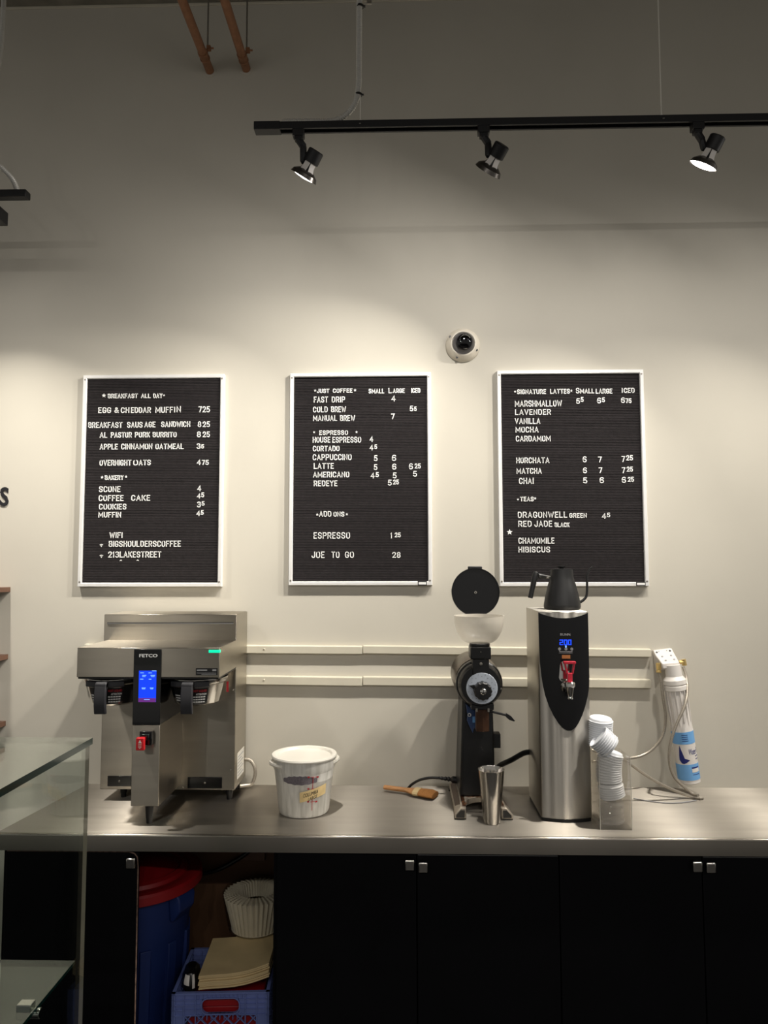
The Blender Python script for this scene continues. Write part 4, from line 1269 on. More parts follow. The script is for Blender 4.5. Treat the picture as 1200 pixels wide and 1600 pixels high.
prof.append([Vector((pc.x + (v.x - pc.x) * 0.86, -0.441, pc.z + (v.z - pc.z) * 0.86)) for v in prof[1]])
kn.loft(prof)
kn.prism([Vector((pc.x - 0.047, -0.4086, pc.z + 0.016)), Vector((pc.x - 0.030, -0.4086, pc.z + 0.002)), Vector((pc.x - 0.028, -0.4086, pc.z + 0.019))], (0, -0.006, 0))
kb = kn.build('adjustment_knob', 'black', dl)
MB().lathe([(0, 0.006), (0.008, 0.005), (0.0112, 0.002), (0.0115, 0)], (pc.x, -0.441, pc.z), (0, -1, 0), 24).build('knob_screw', 'chrome', kb)
MB().box(pc.x - 0.001, pc.x + 0.001, -0.4476, -0.4465, pc.z - 0.009, pc.z + 0.009).build('screw_slot', 'black', kb)
# neck, collar and hopper
ya = -0.405
za, zb = at(750, 1045, ya).z, at(750, 1031, ya).z
MB().box(GX - 0.030, GX + 0.030, -0.408, -0.335, za - 0.03, zb + 0.002).build('neck', 'bodyblk', root, bevel=0.003)
zc = at(750, 1006, -0.40).z
MB().box(GX - 0.037, GX + 0.037, -0.41, -0.33, zb + 0.002, zc - 0.01).lathe([(0, zc - 0.012), (0.0375, zc - 0.012), (0.0375, zc), (0, zc)], (GX, -0.37, 0), (0, 0, 1), 32).build('hopper_collar', 'bodyblk', root, bevel=0.004)
mb = MB()
mb.lathe([(0, 0.004), (0.005, 0.003), (0.006, 0)], (GX, -0.408, (za + zb) / 2 + 0.002), (0, -1, 0), 12)
mb.lathe([(0, 0.003), (0.0015, 0.002), (0.002, 0)], (GX, -0.41, (zb + zc) / 2), (0, -1, 0), 10)
mb.build('neck_screw', 'galv', root)
HC = Vector((GX - 0.001, -0.37, zc))
hz = at(750, 962, -0.37).z - zc
prof = []
for i in range(13):
    t = i / 12
    ang = R_(18) + (PI / 2 - R_(18)) * t
    prof.append((0.091 * (0.38 + 0.62 * math.sin(ang * 1.0)) if False else 0.091 * math.sin(R_(24) + (PI / 2 - R_(24)) * t), hz * (1 - math.cos((PI / 2) * t * 0.999)) if False else hz * (1 - math.cos(PI / 2 * (0.05 + 0.95 * t))) / (1 - math.cos(PI / 2))))
inner = [(r - 0.003, h + 0.001) for r, h in prof[::-1]]
MB().lathe(prof + [(prof[-1][0] + 0.001, hz + 0.001)] + inner, HC, (0, 0, 1), 56).build('hopper', 'hopper', root)
# flipped lid, standing on the rear rim
lc = at(743, 925, -0.262)
tiltv = Vector((0, -1, 0.10)).normalized()
lr = 0.0915
ld_ = MB().lathe([(0, 0.0), (lr - 0.004, 0.0), (lr - 0.003, 0.006), (lr, 0.006), (lr + 0.001, 0.0), (lr, -0.012), (lr - 0.008, -0.018), (0, -0.022)], lc, tiltv, 64).build('hopper_lid', 'gloss', root)
upv = Vector((0, 0.1, 1)).normalized()
MB().box(lc.x - 0.027, lc.x + 0.027, lc.y - 0.006 + 0.0095, lc.y + 0.012 + 0.0095, lc.z + lr - 0.006, lc.z + lr + 0.0065).build('lid_tab', 'black', ld_, bevel=0.003)
MB().lathe([(0.0025, 0.004), (0.0045, 0.004), (0.0055, 0.0015), (0.0055, 0.0)], lc + Vector((0, 0, -0.002)), tiltv, 14).build('lid_stud', 'galv', ld_)
mb = MB()
mb.box(lc.x - 0.048, lc.x + 0.050, lc.y - 0.014, lc.y + 0.006, lc.z - lr - 0.006, lc.z - lr + 0.004)
mb.build('lid_hinge', 'black', ld_, bevel=0.002)
MB().box(lc.x - 0.016, lc.x + 0.028, lc.y - 0.0155, lc.y - 0.0138, lc.z - lr - 0.005, lc.z - lr + 0.0005).cyl((lc.x - 0.026, lc.y - 0.018, lc.z - lr - 0.001), (lc.x - 0.020, lc.y - 0.018, lc.z - lr - 0.001), 0.004, n=10).build('hinge_pin', 'chrome', ld_)
# spout, clamp and lever
ys = -0.38
q = rp(736, 1102, 771, 1108, ys)
MB().box(q[0], q[1], -0.395, -0.29, q[2], q[3] + 0.008).build('spout_bracket', 'bodyblk', root, bevel=0.002)
q = rp(743.5, 1108, 763.5, 1142, ys)
MB().loft([[Vector((q[0], ys - 0.012, z)), Vector(((q[0] + q[1]) / 2, ys - 0.019, z)), Vector((q[1], ys - 0.012, z)), Vector((q[1], ys + 0.03, z)), Vector((q[0], ys + 0.03, z))] for z in (q[2], q[3])]).build('spout', 'spout', root, bevel=0.002)
mb = MB()
for px in (744.5, 763):
    p = at(px, 1109, ys - 0.014)
    mb.box(p.x - 0.0035, p.x + 0.0035, ys - 0.022, ys - 0.012, p.z - 0.006, p.z + 0.006)
mb.build('spout_bolt', 'galv', root)
lv = [at(762, 1111, ys + 0.01), at(775, 1113.5, ys), at(791, 1117.5, ys), ]
lm = MB().tube(lv, 0.0042, 8)
pA, pB = at(790, 1117, ys), at(804, 1126.5, ys)
lm.loft([[pA + Vector((0, -0.006, -0.006)), pA + Vector((0, 0.006, -0.006)), pA + Vector((0.002, 0.006, 0.006)), pA + Vector((0.002, -0.006, 0.006))],
         [(pA + pB) / 2 + Vector((-0.004, -0.007, -0.006)), (pA + pB) / 2 + Vector((-0.004, 0.007, -0.006)), (pA + pB) / 2 + Vector((0.004, 0.007, 0.006)), (pA + pB) / 2 + Vector((0.004, -0.007, 0.006))],
         [pB + Vector((-0.003, -0.005, -0.001)), pB + Vector((-0.003, 0.005, -0.001)), pB + Vector((0.001, 0.005, 0.001)), pB + Vector((0.001, -0.005, 0.001))]])
lm.build('spout_lever', 'blackm', root)
y2 = -0.315
pts = [at(px, py, y2) for px, py in ((728, 1100), (731, 1118), (730, 1126), (733, 1134), (739, 1146), (741, 1138), (744, 1136), (744, 1112), (738, 1108))]
cl = MB().prism(pts, (0, 0.022, 0)).build('bag_clamp', 'bluepart', root, bevel=0.002)
q = rp(738.5, 1120, 744.5, 1129, y2 - 0.006)
MB().box(q[0], q[1], y2 - 0.008, y2 + 0.002, q[2], q[3]).build('clamp_block', 'labelblue', cl)
p = at(733.3, 1116.8, y2 - 0.004)
MB().lathe([(0.004, 0), (0.0068, 0), (0.0068, 0.004), (0.004, 0.004), (0.004, 0)], p, (0, -1, 0), 16).build('clamp_ring', 'chrome', cl)
q = rp(775.5, 1145, 781, 1167, -0.24)
MB().box(0.3365, q[1], -0.26, -0.215, q[2], q[3]).build('power_switch', 'black', root, bevel=0.002)
# mains lead with ribbed strain relief
p0 = at(716, 1219, -0.12)
p0.x = 0.212
s1 = at(686, 1215.5, -0.12)
mb = MB()
n_ = 22
mb.tube([p0.lerp(s1, i / n_) for i in range(n_ + 1)], lambda i: (0.0135 if i < 7 else (0.0125 - 0.0003 * i if (i // 2) % 2 else 0.0085 - 0.00015 * i)), 12)
cp_ = [s1, at(670, 1215.5, -0.11), at(655, 1219, -0.10), at(643, 1226, -0.09)]
e = on(628, 1233, TOP + 0.005)
e.y = -0.06
cp_ += [Vector((cp_[-1].x - 0.022, -0.085, TOP + 0.009)), Vector((cp_[-1].x - 0.05, -0.07, TOP + 0.008))]
mb.tube(smooth_path(cp_, 10), 0.0052, 10)
mb.build('power_lead', 'black', root)

# ================================================================== SHAKER CUP
cc = Vector((0.309, -0.43, TOP))
t_c = at(770, 1201.7, -0.43)
ch = t_c.z - TOP
tag(MB().lathe([(0, 0.003), (0.022, 0.002), (0.0255, 0.0), (0.0275, 0.002), (0.0295, 0.014), (0.0300, 0.0155), (0.0465, ch - 0.002), (0.0475, ch), (0.0462, ch + 0.0006), (0.0452, ch - 0.002), (0.028, 0.012), (0, 0.009)], cc, (0, 0, 1), 56).build('shaker_cup', 'polished', origin=cc),
    'tall tapered stainless steel shaker cup in front of the grinder', 'cup')

# ================================================================== HOT WATER DISPENSER
WX0, WX1 = 0.487, 0.667
WZ1 = 1.651
WYF, WYR = -0.405, -0.145
xc, hw = (WX0 + WX1) / 2, (WX1 - WX0) / 2
root = thing('hot_water_dispenser', 'narrow stainless hot water dispenser with a curved black front panel', 'water dispenser', (xc, -0.28, TOP))


def wfront(x):
    u = max(-1, min(1, (x - xc) / hw))
    return WYF - 0.022 * (1 - u * u)


outline = [(WX0 + 0.006, WYR), (WX0, WYR - 0.006), (WX0, WYF + 0.006)]
for i in range(21):
    x = WX0 + 0.002 + (WX1 - WX0 - 0.004) * i / 20
    outline.append((x, wfront(x)))
outline += [(WX1, WYF + 0.006), (WX1, WYR - 0.006), (WX1 - 0.006, WYR)]
MB().prism([Vector((x, y, TOP + 0.012)) for x, y in outline], (0, 0, WZ1 - TOP - 0.012)).build('casing', 'steelv', root, bevel=0.0025)
MB().prism([Vector((xc + (x - xc) * 0.975, y * 0.985 - 0.004, TOP)) for x, y in outline], (0, 0, 0.0125)).build('plinth', 'black', root)


def front_strip(mb, rows, off0, off1, ncol=18):
    """solid skin lying on the curved front; rows = (z_left, z_right, x_left, x_right) or with a z function"""
    g = []
    for (zf, xa, xb) in rows:
        line = []
        for i in range(ncol + 1):
            u = i / ncol
            x = xa + (xb - xa) * u
            z = zf(u)
            line.append((x, z))
        g.append(line)
    vs = [[[mb.bm.verts.new((x, wfront(x) - o_, z)) for x, z in ln] for ln in g] for o_ in (off0, off1)]
    for k_ in (0, 1):
        for a, b in zip(vs[k_], vs[k_][1:]):
            for i in range(ncol):
                mb.face([a[i], a[i + 1], b[i + 1], b[i]])
    loop0 = vs[0][0] + [r[-1] for r in vs[0][1:]] + vs[0][-1][-2::-1] + [r[0] for r in vs[0][-2:0:-1]]
    loop1 = vs[1][0] + [r[-1] for r in vs[1][1:]] + vs[1][-1][-2::-1] + [r[0] for r in vs[1][-2:0:-1]]
    for i in range(len(loop0)):
        j = (i + 1) % len(loop0)
        mb.face([loop0[i], loop0[j], loop1[j], loop1[i]])
    return mb


edge = [(957, 840.5, 921.3), (985, 841.5, 922.3), (1007, 842.3, 923), (1035, 843.6, 923), (1057, 845.8, 922.3), (1072, 848, 920.6), (1087, 851.2, 918.3), (1104, 857, 913.6), (1118, 863.5, 908.3), (1129, 870.5, 902.5), (1136, 876.5, 897.5), (1140.5, 884, 891)]
rows = []
for (py, xa, xb) in edge:
    pm, pl_, pr_ = at((xa + xb) / 2, py, -0.42), at(xa, py, WYF - 0.004), at(xb, py, WYF - 0.004)
    rows.append([pm.z, max(WX0 + 0.001, pl_.x), min(WX1 - 0.001, pr_.x)])
zc_top = at(880, 966, -0.428).z
dz = (WZ1 - 0.004) - zc_top
fine = []
for i in range(len(rows) - 1):
    for k_ in range(4):
        t = k_ / 4
        fine.append([rows[i][j] * (1 - t) + rows[i + 1][j] * t for j in range(3)])
fine.append(rows[-1])
zt0, zb0 = WZ1 - 0.004, rows[-1][0]
rws = []
for (z, xa, xb) in fine:
    fade = max(0.0, min(1.0, (z - 1.45) / (zt0 - 1.45)))
    zz = zt0 + (z - fine[0][0])
    rws.append(((lambda u, zz=zz, fade=fade, z=z: (zz * fade + z * (1 - fade)) - dz * fade * (1 - (2 * u - 1) ** 2)), xa, xb))
bp_ = front_strip(MB(), rws, 0.0002, 0.004).build('front_panel', 'panelblack', root, ang=25)


def wf(px0_, py0_, px1_, py1_, off=0.0045, th=0.0006):
    a, b = at(px0_, py1_, -0.43), at(px1_, py0_, -0.43)
    def f(u, v, w):
        x = a.x + (b.x - a.x) * u
        return Vector((x, wfront(x) - off - th * w, a.z + (b.z - a.z) * v))
    return f


MB().text('BUNN', wf(875.2, 989.5, 891, 993.2), bold=0.02).build('maker_lettering', 'grey', bp_, flat=True)
# seven-segment 200
SEG = {'2': 'abged', '0': 'abcdef'}
mb = MB()
for i, ch_ in enumerate('200'):
    x0 = 874.3 + i * 6.6
    x1, y0, y1 = x0 + 5.2, 999.5, 1007.8
    ym = (y0 + y1) / 2
    t = 1.15
    s = {'a': (x0, y0, x1, y0 + t), 'd': (x0, y1 - t, x1, y1), 'g': (x0, ym - t / 2, x1, ym + t / 2), 'f': (x0, y0, x0 + t, ym), 'e': (x0, ym, x0 + t, y1), 'b': (x1 - t, y0, x1, ym), 'c': (x1 - t, ym, x1, y1)}
    for c_ in SEG[ch_]:
        patch(mb, wf(*s[c_], off=0.0046), 1, 1)
mb.build('temperature_digits', 'digit', bp_)
mb = MB()
for px in (874.2, 884.2, 893.4):
    p = at(px, 1014, -0.43)
    mb.lathe([(0, 0.0008), (0.0050, 0.0006), (0.0052, 0)], (p.x, wfront(p.x) - 0.0042, p.z), (0, -1, 0), 18)
patch(mb, wf(874.0, 1017.6, 894.2, 1018.5), 4, 1)
patch(mb, wf(873.9, 1015, 874.8, 1018.5), 1, 1)
patch(mb, wf(893.4, 1015, 894.3, 1018.5), 1, 1)
patch(mb, wf(873.5, 1019.9, 894.5, 1020.4), 4, 1)
mb.build('button_print', 'grey', bp_)
MB().box(*(lambda p: (p.x - 0.002, p.x + 0.003, wfront(p.x) - 0.0055, wfront(p.x) - 0.0042, p.z - 0.003, p.z + 0.004))(at(883.8, 1010.3, -0.43))).build('indicator', 'screentext', bp_)
patch(MB(), wf(878, 1023.5, 891, 1029), 4, 1).build('caution_label', 'orange', bp_)
# chrome recess plate behind the tap
pa, pb = at(875, 1061, -0.43), at(887, 1032.5, -0.43)
xm_, rm = (pa.x + pb.x) / 2, (pb.x - pa.x) / 2
pts = [Vector((xm_ + 0.016 * math.cos(t) + 0.002, wfront(xm_) - 0.0045, pb.z - 0.016 + 0.016 * math.sin(t))) for t in [PI * i / 10 for i in range(11)]] + \
      [Vector((xm_ + 0.018 * math.cos(t), wfront(xm_) - 0.0045, pa.z + 0.006 + 0.016 * math.sin(t))) for t in [PI + PI * i / 10 for i in range(11)]]
MB().prism(pts, (0, -0.0012, 0)).build('tap_plate', 'chrome', root)
# tap: horizontal shank, chrome body, red pull handle
YT = -0.468
p = at(890.5, 1075, YT)
tb = MB()
zt_ = at(890, 1065, YT).z
zb_ = at(892, 1092, YT).z
tb.lathe([(0, 0), (0.0095, 0), (0.0105, 0.002), (0.0085, 0.006), (0.0085, 0.010), (0.0155, 0.040), (0.0185, 0.044), (0.0185, zt_ - zb_ - 0.004), (0.015, zt_ - zb_), (0, zt_ - zb_)], (p.x, YT, zb_), (0, 0, 1), 28)
tb.cyl((p.x - 0.008, -0.428, zt_ - 0.022), (p.x - 0.002, YT + 0.006, zt_ - 0.014), 0.011, n=20)
tb.lathe([(0, 0), (0.017, 0), (0.017, 0.006), (0, 0.006)], (p.x - 0.010, -0.430, zt_ - 0.024), (0.1, -1, 0.1), 20)
tap_o = tb.build('tap', 'chrome', root)
hm = MB()
z1, z2, z3 = zt_, at(890, 1053, YT).z, at(890, 1033, YT).z
hm.box(p.x - 0.0085, p.x + 0.0085, YT - 0.007, YT + 0.007, z1 - 0.002, z2 + 0.004)
wt, wb, t = 0.0205, 0.0095, 0.0065
for s_ in (-1, 1):
    hm.loft([[Vector((p.x + s_ * wb - t / 2, YT - 0.006, z2)), Vector((p.x + s_ * wb + t / 2, YT - 0.006, z2)), Vector((p.x + s_ * wb + t / 2, YT + 0.006, z2)), Vector((p.x + s_ * wb - t / 2, YT + 0.006, z2))],
             [Vector((p.x + s_ * (wt - 0.004) - t / 2, YT - 0.006, z3 - 0.004)), Vector((p.x + s_ * (wt - 0.004) + t / 2, YT - 0.006, z3 - 0.004)), Vector((p.x + s_ * (wt - 0.004) + t / 2, YT + 0.006, z3 - 0.004)), Vector((p.x + s_ * (wt - 0.004) - t / 2, YT + 0.006, z3 - 0.004))]])
hm.box(p.x - wt - 0.001, p.x + wt + 0.001, YT - 0.008, YT + 0.007, z3 - 0.010, z3)
hm.build('tap_handle', 'redtag', tap_o, bevel=0.0022, seg=3)
# thick black supply lead to the grinder side
sl = [Vector((WX0 + 0.01, WYR - 0.03, at(828, 1173, -0.16).z)), at(818, 1177, -0.15), at(800, 1187, -0.12), at(783, 1195, -0.05), at(775, 1201, -0.02), at(765, 1206, -0.016), Vector((0.315, -0.016, TOP + 0.03)), Vector((0.305, -0.016, TOP + 0.014))]
MB().tube(smooth_path(sl, 8), 0.0105, 12).build('supply_lead', 'black', root)

# ================================================================== KETTLE
kc = Vector((at(879, 951, -0.29).x, -0.285, WZ1))
root = thing('gooseneck_kettle', 'matte black gooseneck kettle standing on the hot water dispenser', 'kettle', tuple(kc))
kh = at(876, 889.5, -0.285).z - WZ1
kp = [(0, 0.0), (0.061, 0.0), (0.0665, 0.004), (0.0685, 0.012), (0.0680, 0.02), (0.0615, 0.055), (0.0535, 0.087), (0.0465, 0.110), (0.0435, 0.125), (0.0418, kh), (0.0398, kh), (0.0395, kh - 0.004), (0, kh - 0.004)]
MB().lathe(kp, kc, (0, 0, 1), 56).build('kettle_body', 'kettle', root)
kl = MB().lathe([(0, kh - 0.003), (0.038, kh - 0.003), (0.038, kh + 0.001), (0.02, kh + 0.0025), (0, kh + 0.003)], kc, (0, 0, 1), 40).build('lid', 'kettle', root)
MB().lathe([(0, kh + 0.0025), (0.008, kh + 0.0025), (0.009, kh + 0.006), (0.0155, kh + 0.009), (0.0155, kh + 0.0115), (0, kh + 0.0125)], kc, (0, 0, 1), 28).build('lid_knob', 'black', kl)
ky = kc.y
hz_ = at(858, 901, ky).z
hx_ = kc.x - 0.0425
MB().cyl((hx_ + 0.004, ky, hz_), (at(852, 901, ky).x, ky, hz_), 0.0065, n=20).build('handle_ferrule', 'chrome', root)
hmb = MB()
hp1 = at(853, 901, ky)
hp1.z = hz_
pth = [(at(853.5, 901, ky), 0.0072, 0.0095), (at(847, 900, ky), 0.0085, 0.0105), (at(841, 899.5, ky), 0.012, 0.011)]
dirx = []
hmb.loft([[p + Vector((0, math.cos(2 * PI * i / 14) * b, math.sin(2 * PI * i / 14) * a)) for i in range(14)] for p, a, b in pth])
g0, g1 = at(837.5, 893, ky), at(828.5, 934.5, ky)
gd = (g1 - g0).normalized()
gs = Vector((gd.z, 0, -gd.x))
secs = [(0, 0.007, 0.008), (0.03, 0.0095, 0.010), (0.15, 0.0115, 0.0115), (0.3, 0.0115, 0.012), (0.6, 0.0098, 0.0115), (1.0, 0.0095, 0.0115)]
hmb.loft([[g0.lerp(g1, t) + gs * (a * math.cos(2 * PI * i / 14)) + Vector((0, b * math.sin(2 * PI * i / 14), 0)) for i in range(14)] for t, a, b in secs])
hmb.build('handle', 'kettle', root, bevel=0.0015)
sp_ = [at(900, 943, ky), at(905, 941.5, ky), at(911, 938, ky), at(916, 932, ky), at(917.3, 922, ky), at(917.2, 908, ky), at(917.5, 899, ky), at(920, 892, ky), at(922.5, 888, ky), at(925.8, 885.7, ky)]
spp = smooth_path(sp_, 6)
nn = len(spp)
MB().tube(spp, lambda i: 0.0056 - 0.0022 * (i / nn), 12).build('spout', 'kettle', root)

# ================================================================== ACRYLIC LID HOLDER AND LIDS
AX0, AX1, AY0, AY1 = 0.6725, 0.780, -0.491, -0.374
AZ = at(960, 1183, -0.49).z
t = 0.003
root = thing('lid_holder', 'clear acrylic bin full of cup lids beside the water dispenser', 'container', ((AX0 + AX1) / 2, (AY0 + AY1) / 2, TOP))
MB().box(AX0, AX1, AY0, AY1, TOP, TOP + t).build('floor_sheet', 'acrylic', root)
MB().box(AX0, AX1, AY0, AY0 + t, TOP + t, AZ).build('front_sheet', 'acrylic', root, bevel=0.0006)
MB().box(AX0, AX1, AY1 - t, AY1, TOP + t, AZ + 0.004).build('back_sheet', 'acrylic', root, bevel=0.0006)
MB().box(AX0, AX0 + t, AY0 + t, AY1 - t, TOP + t, AZ).build('side_sheet', 'acrylic', root, bevel=0.0006)
MB().box(AX1 - t, AX1, AY0 + t, AY1 - t, TOP + t, AZ).build('side_sheet', 'acrylic', root, bevel=0.0006)
em = MB()
for (x, y) in ((AX0, AY0), (AX1, AY0), (AX0, AY1), (AX1, AY1)):
    em.box(x - 0.0008, x + 0.0008, y - 0.0008, y + 0.0008, TOP, AZ)
em.build('polished_edge', 'palelabel', root)


def lid_mesh(name):
    mb = MB()
    mb.lathe([(0.0405, 0.0), (0.0430, 0.0), (0.0442, 0.0009), (0.0440, 0.0024), (0.0415, 0.0030), (0.0400, 0.0054), (0.0385, 0.0105), (0.0365, 0.0118), (0.0330, 0.0112), (0.0300, 0.0085), (0, 0.0085),
              (0, 0.0078), (0.0303, 0.0078), (0.0333, 0.0104), (0.0362, 0.0109), (0.0377, 0.0098), (0.0390, 0.0046), (0.0405, 0.0022), (0.0405, 0.0)], (0, 0, 0), (0, 0, 1), 36)
    return mb


first = {}


def put_lid(m, pos, rot, label, group):
    if m not in first:
        o = lid_mesh('cup_lid').build('cup_lid', m, local=True)
        first[m] = o
    else:
        o = first[m].copy()
        COL.objects.link(o)
    o.location = pos
    o.rotation_euler = rot
    tag(o, label, 'cup lid', group)


LX = (AX0 + AX1) / 2 - 0.001
LY = (AY0 + AY1) / 2
# clear lids jumbled at the bottom
for i in range(8):
    put_lid('clearlid', (LX + random.uniform(-0.002, 0.002), LY - 0.004, TOP + 0.009 + i * 0.0095), (0.03 * (1 if i % 3 else -1), 0.055 * (1 if i % 2 else -1), 0), 'clear cup lid in the pile at the bottom of the acrylic bin', 'clear lids at the bottom of the bin')
def stack(p, tilts, pitch, label, group):
    p = Vector(p)
    for rx, ry in tilts:
        put_lid('lidw', p.copy(), (rx, ry, 0), label, group)
        p += (Matrix.Rotation(ry, 3, 'Y') @ Matrix.Rotation(rx, 3, 'X')) @ Vector((0, 0, pitch))


z = at(948, 1241, LY).z
stack((LX + 0.007, LY - 0.001, z - 0.006), [(0.02, -0.22 + 0.02 * i) for i in range(6)], 0.0076, 'white cup lid in the short tilted stack above the clear lids', 'white lids just above the clear ones')
z = at(948, 1224, LY).z + 0.010
stack((LX - 0.0028, LY, z), [(0.03 - 0.004 * i, -0.10 + 0.034 * i) for i in range(12)], 0.0084, 'white cup lid in the tall fanned stack inside the acrylic bin', 'white lids in the fanned stack in the bin')
# tilted stack lying across the top
cB = at(945, 1160.5, LY - 0.037)
axd = Vector((0.74, -0.10, -0.66)).normalized()
qt = axd.to_track_quat('Z', 'Y').to_euler()
for i in range(7):
    put_lid('lidw', cB + axd * ((i - 3.9) * 0.0078), qt, 'white cup lid in the slanted stack resting on top of the bin', 'white lids in the slanted stack')
cA = at(938.5, 1121, LY + 0.028)
axu = Vector((0.05, -0.10, 1)).normalized()
qa = axu.to_track_quat('Z', 'Y').to_euler()
for i in range(12):
    put_lid('lidw', cA - axu * (0.012 + i * 0.0074), qa, 'white cup lid in the upright stack standing highest behind the slanted lids', 'white lids in the topmost upright stack')

# ================================================================== WATER FILTER
root = thing('water_filter', 'white water filter cartridge with blue label hung on the wall', 'water filter', tuple(at(1040, 1040, 0)))
ct, cb = at(1053.5, 1060, -0.075), at(1077.5, 1222, -0.075)
axc = (cb - ct).normalized()
LC = (cb - ct).length
xd = Vector((-axc.z, 0, axc.x)).normalized()
if xd.x < 0:
    xd = -xd
FR = 0.0425


def fz(py):
    return (py - 1060) / 162.0 * LC


# bracket head, slightly turned with the cartridge
wp = at(1033.5, 1014, 0)
upx = -axc
hw_ = 0.038
prof = [(0.0, 0.0), (-0.014, 0.0), (-0.030, -0.016), (-0.088, -0.046), (-0.088, -0.066), (-0.060, -0.070), (-0.030, -0.062), (-0.010, -0.085), (0.0, -0.085)]
br = MB().loft([[wp + xd * (s_ * (hw_ - 0.004 * (y < -0.05))) + Vector((0, y, 0)) + upx * z for y, z in prof] for s_ in (-1, 1)]).build('mounting_head', 'white', root, bevel=0.003)
mb = MB()
nrm = Vector((0, -0.46, 0)).normalized()
for (sx_, y, z) in ((-0.016, -0.045, -0.0235), (0.020, -0.045, -0.0235), (-0.012, -0.070, -0.0365), (0.022, -0.070, -0.0365)):
    p = wp + xd * sx_ + Vector((0, y, 0)) + upx * z
    mb.lathe([(0, 0.001), (0.0045, 0.001), (0.0045, -0.001)], p, (0, -0.46, 0.88), 12)
mb.build('recess_hole', 'grey', br)
mb = MB()
for sx_ in (-0.028, 0.026):
    p = wp + xd * sx_ + Vector((0, -0.0215, 0)) + upx * (-0.0085)
    mb.lathe([(0, 0.0012), (0.0045, 0.0012), (0.005, -0.001)], p, (0, -0.7, 0.7), 12)
    p = p + xd * (0.009 if sx_ < 0 else -0.013) + Vector((0, 0.002, 0.002))
    mb.lathe([(0, 0.001), (0.002, 0.001), (0.002, -0.001)], p, (0, -0.7, 0.7), 10)
mb.build('mounting_screw', 'ink', br)
cart = MB()
cart.lathe([(0, -0.055), (0.030, -0.055), (0.032, -0.01), (0.040, 0.0), (FR + 0.001, 0.004), (FR + 0.0015, fz(1068)), (FR - 0.002, fz(1069)), (FR - 0.002, fz(1070)), (FR + 0.002, fz(1071)), (FR + 0.002, fz(1077)), (FR - 0.004, fz(1079)), (FR - 0.004, fz(1128)), (FR - 0.001, fz(1136)), (FR - 0.001, LC - 0.004), (FR - 0.005, LC), (0, LC)], ct, axc, 48)
cart.build('cartridge', 'white', root)
fn = MB()
vdir = Vector((0, -1, 0))
ey = axc.cross(xd)
for i in range(14):
    a = 2 * PI * i / 14 + 0.2
    ex = xd * math.cos(a) + ey * math.sin(a)
    ez = axc.cross(ex)
    w = 0.0016
    rg = []
    for (h, r) in ((fz(1077), FR + 0.001), (fz(1100), FR + 0.0005), (fz(1134 - 7 * (i % 2)), FR - 0.0015)):
        rg.append([ct + axc * h + ex * (FR - 0.006) - ez * w, ct + axc * h + ex * r - ez * w, ct + axc * h + ex * r + ez * w, ct + axc * h + ex * (FR - 0.006) + ez * w])
    fn.loft(rg)
fn.build('grip_rib', 'white', root)


def fmap(a0, a1, h0, h1, off=0.0, th=0.0005):
    """wrap on the cartridge; angle from the viewer side to the right; v runs upward"""
    def f(u, v, w):
        a = a0 + (a1 - a0) * u
        h = h1 + (h0 - h1) * v
        r = FR - 0.001 + off + th * w
        return ct + axc * h + (xd * math.sin(a) + Vector((0, -1, 0)) * math.cos(a)) * r
    return f


lb = patch(MB(), fmap(-2.6, 2.6, fz(1140), fz(1216), 0.0001), 44, 2).build('label', 'white', root)
patch(MB(), fmap(-2.6, 2.6, fz(1141), fz(1159.5), 0.0006), 40, 2).build('label_band', 'labelblue', lb)
patch(MB(), fmap(-2.6, 2.6, fz(1190.5), fz(1215), 0.0006), 40, 2).build('label_band', 'labelblue', lb)
mb = MB()
fm = fmap(-0.98, 0.42, fz(1160.8), fz(1189.5), 0.0008)


def fpoly(mb, pts):
    """a three or four sided print area, wrapped on the curved label"""
    q = list(pts) + ([pts[-1]] if len(pts) == 3 else [])

    def f(u, v, w):
        a = [(q[0][k_] * (1 - u) + q[1][k_] * u) * (1 - v) + (q[3][k_] * (1 - u) + q[2][k_] * u) * v for k_ in (0, 1)]
        return fm(a[0], a[1], w)
    patch(mb, f, 6, 6)


fpoly(mb, [(0.14, 0.99), (0.24, 0.72), (0.08, 0.66)])
fpoly(mb, [(0.08, 0.66), (0.24, 0.72), (0.33, 0.46), (0.04, 0.44)])
fpoly(mb, [(0.04, 0.44), (0.33, 0.46), (0.38, 0.30), (0.02, 0.22)])
fpoly(mb, [(0.02, 0.22), (0.38, 0.30), (0.30, 0.0), (0.16, 0.03)])
fpoly(mb, [(0.38, 0.30), (0.70, 0.19), (0.46, 0.06), (0.30, 0.0)])
patch(mb, fmap(0.05, 0.85, fz(1195), fz(1197), 0.0012), 8, 1)
mb.build('label_emblem', 'navy', lb)
patch(MB(), fmap(0.05, 0.85, fz(1197.2), fz(1203), 0.0012), 8, 1).build('label_blank', 'white', lb)
mb = MB()
mb.text('Water', fmap(-0.02, 0.82, fz(1167), fz(1176), 0.0008), bold=0.0)
mb.text('F', fmap(0.96, 1.14, fz(1167), fz(1175), 0.0008), bold=0.0)
patch(mb, fmap(0.62, 1.2, fz(1178.5), fz(1179.6), 0.0008), 6, 1)
patch(mb, fmap(0.62, 1.2, fz(1183), fz(1184), 0.0008), 6, 1)
for py in (1145, 1148, 1151, 1154):
    patch(mb, fmap(-0.45, 0.1, fz(py), fz(py + 0.7), 0.0012), 6, 1)
patch(mb, fmap(0.1, 0.85, fz(1206), fz(1206.8), 0.0012), 6, 1)
mb.build('label_text', 'navy', lb, flat=True)
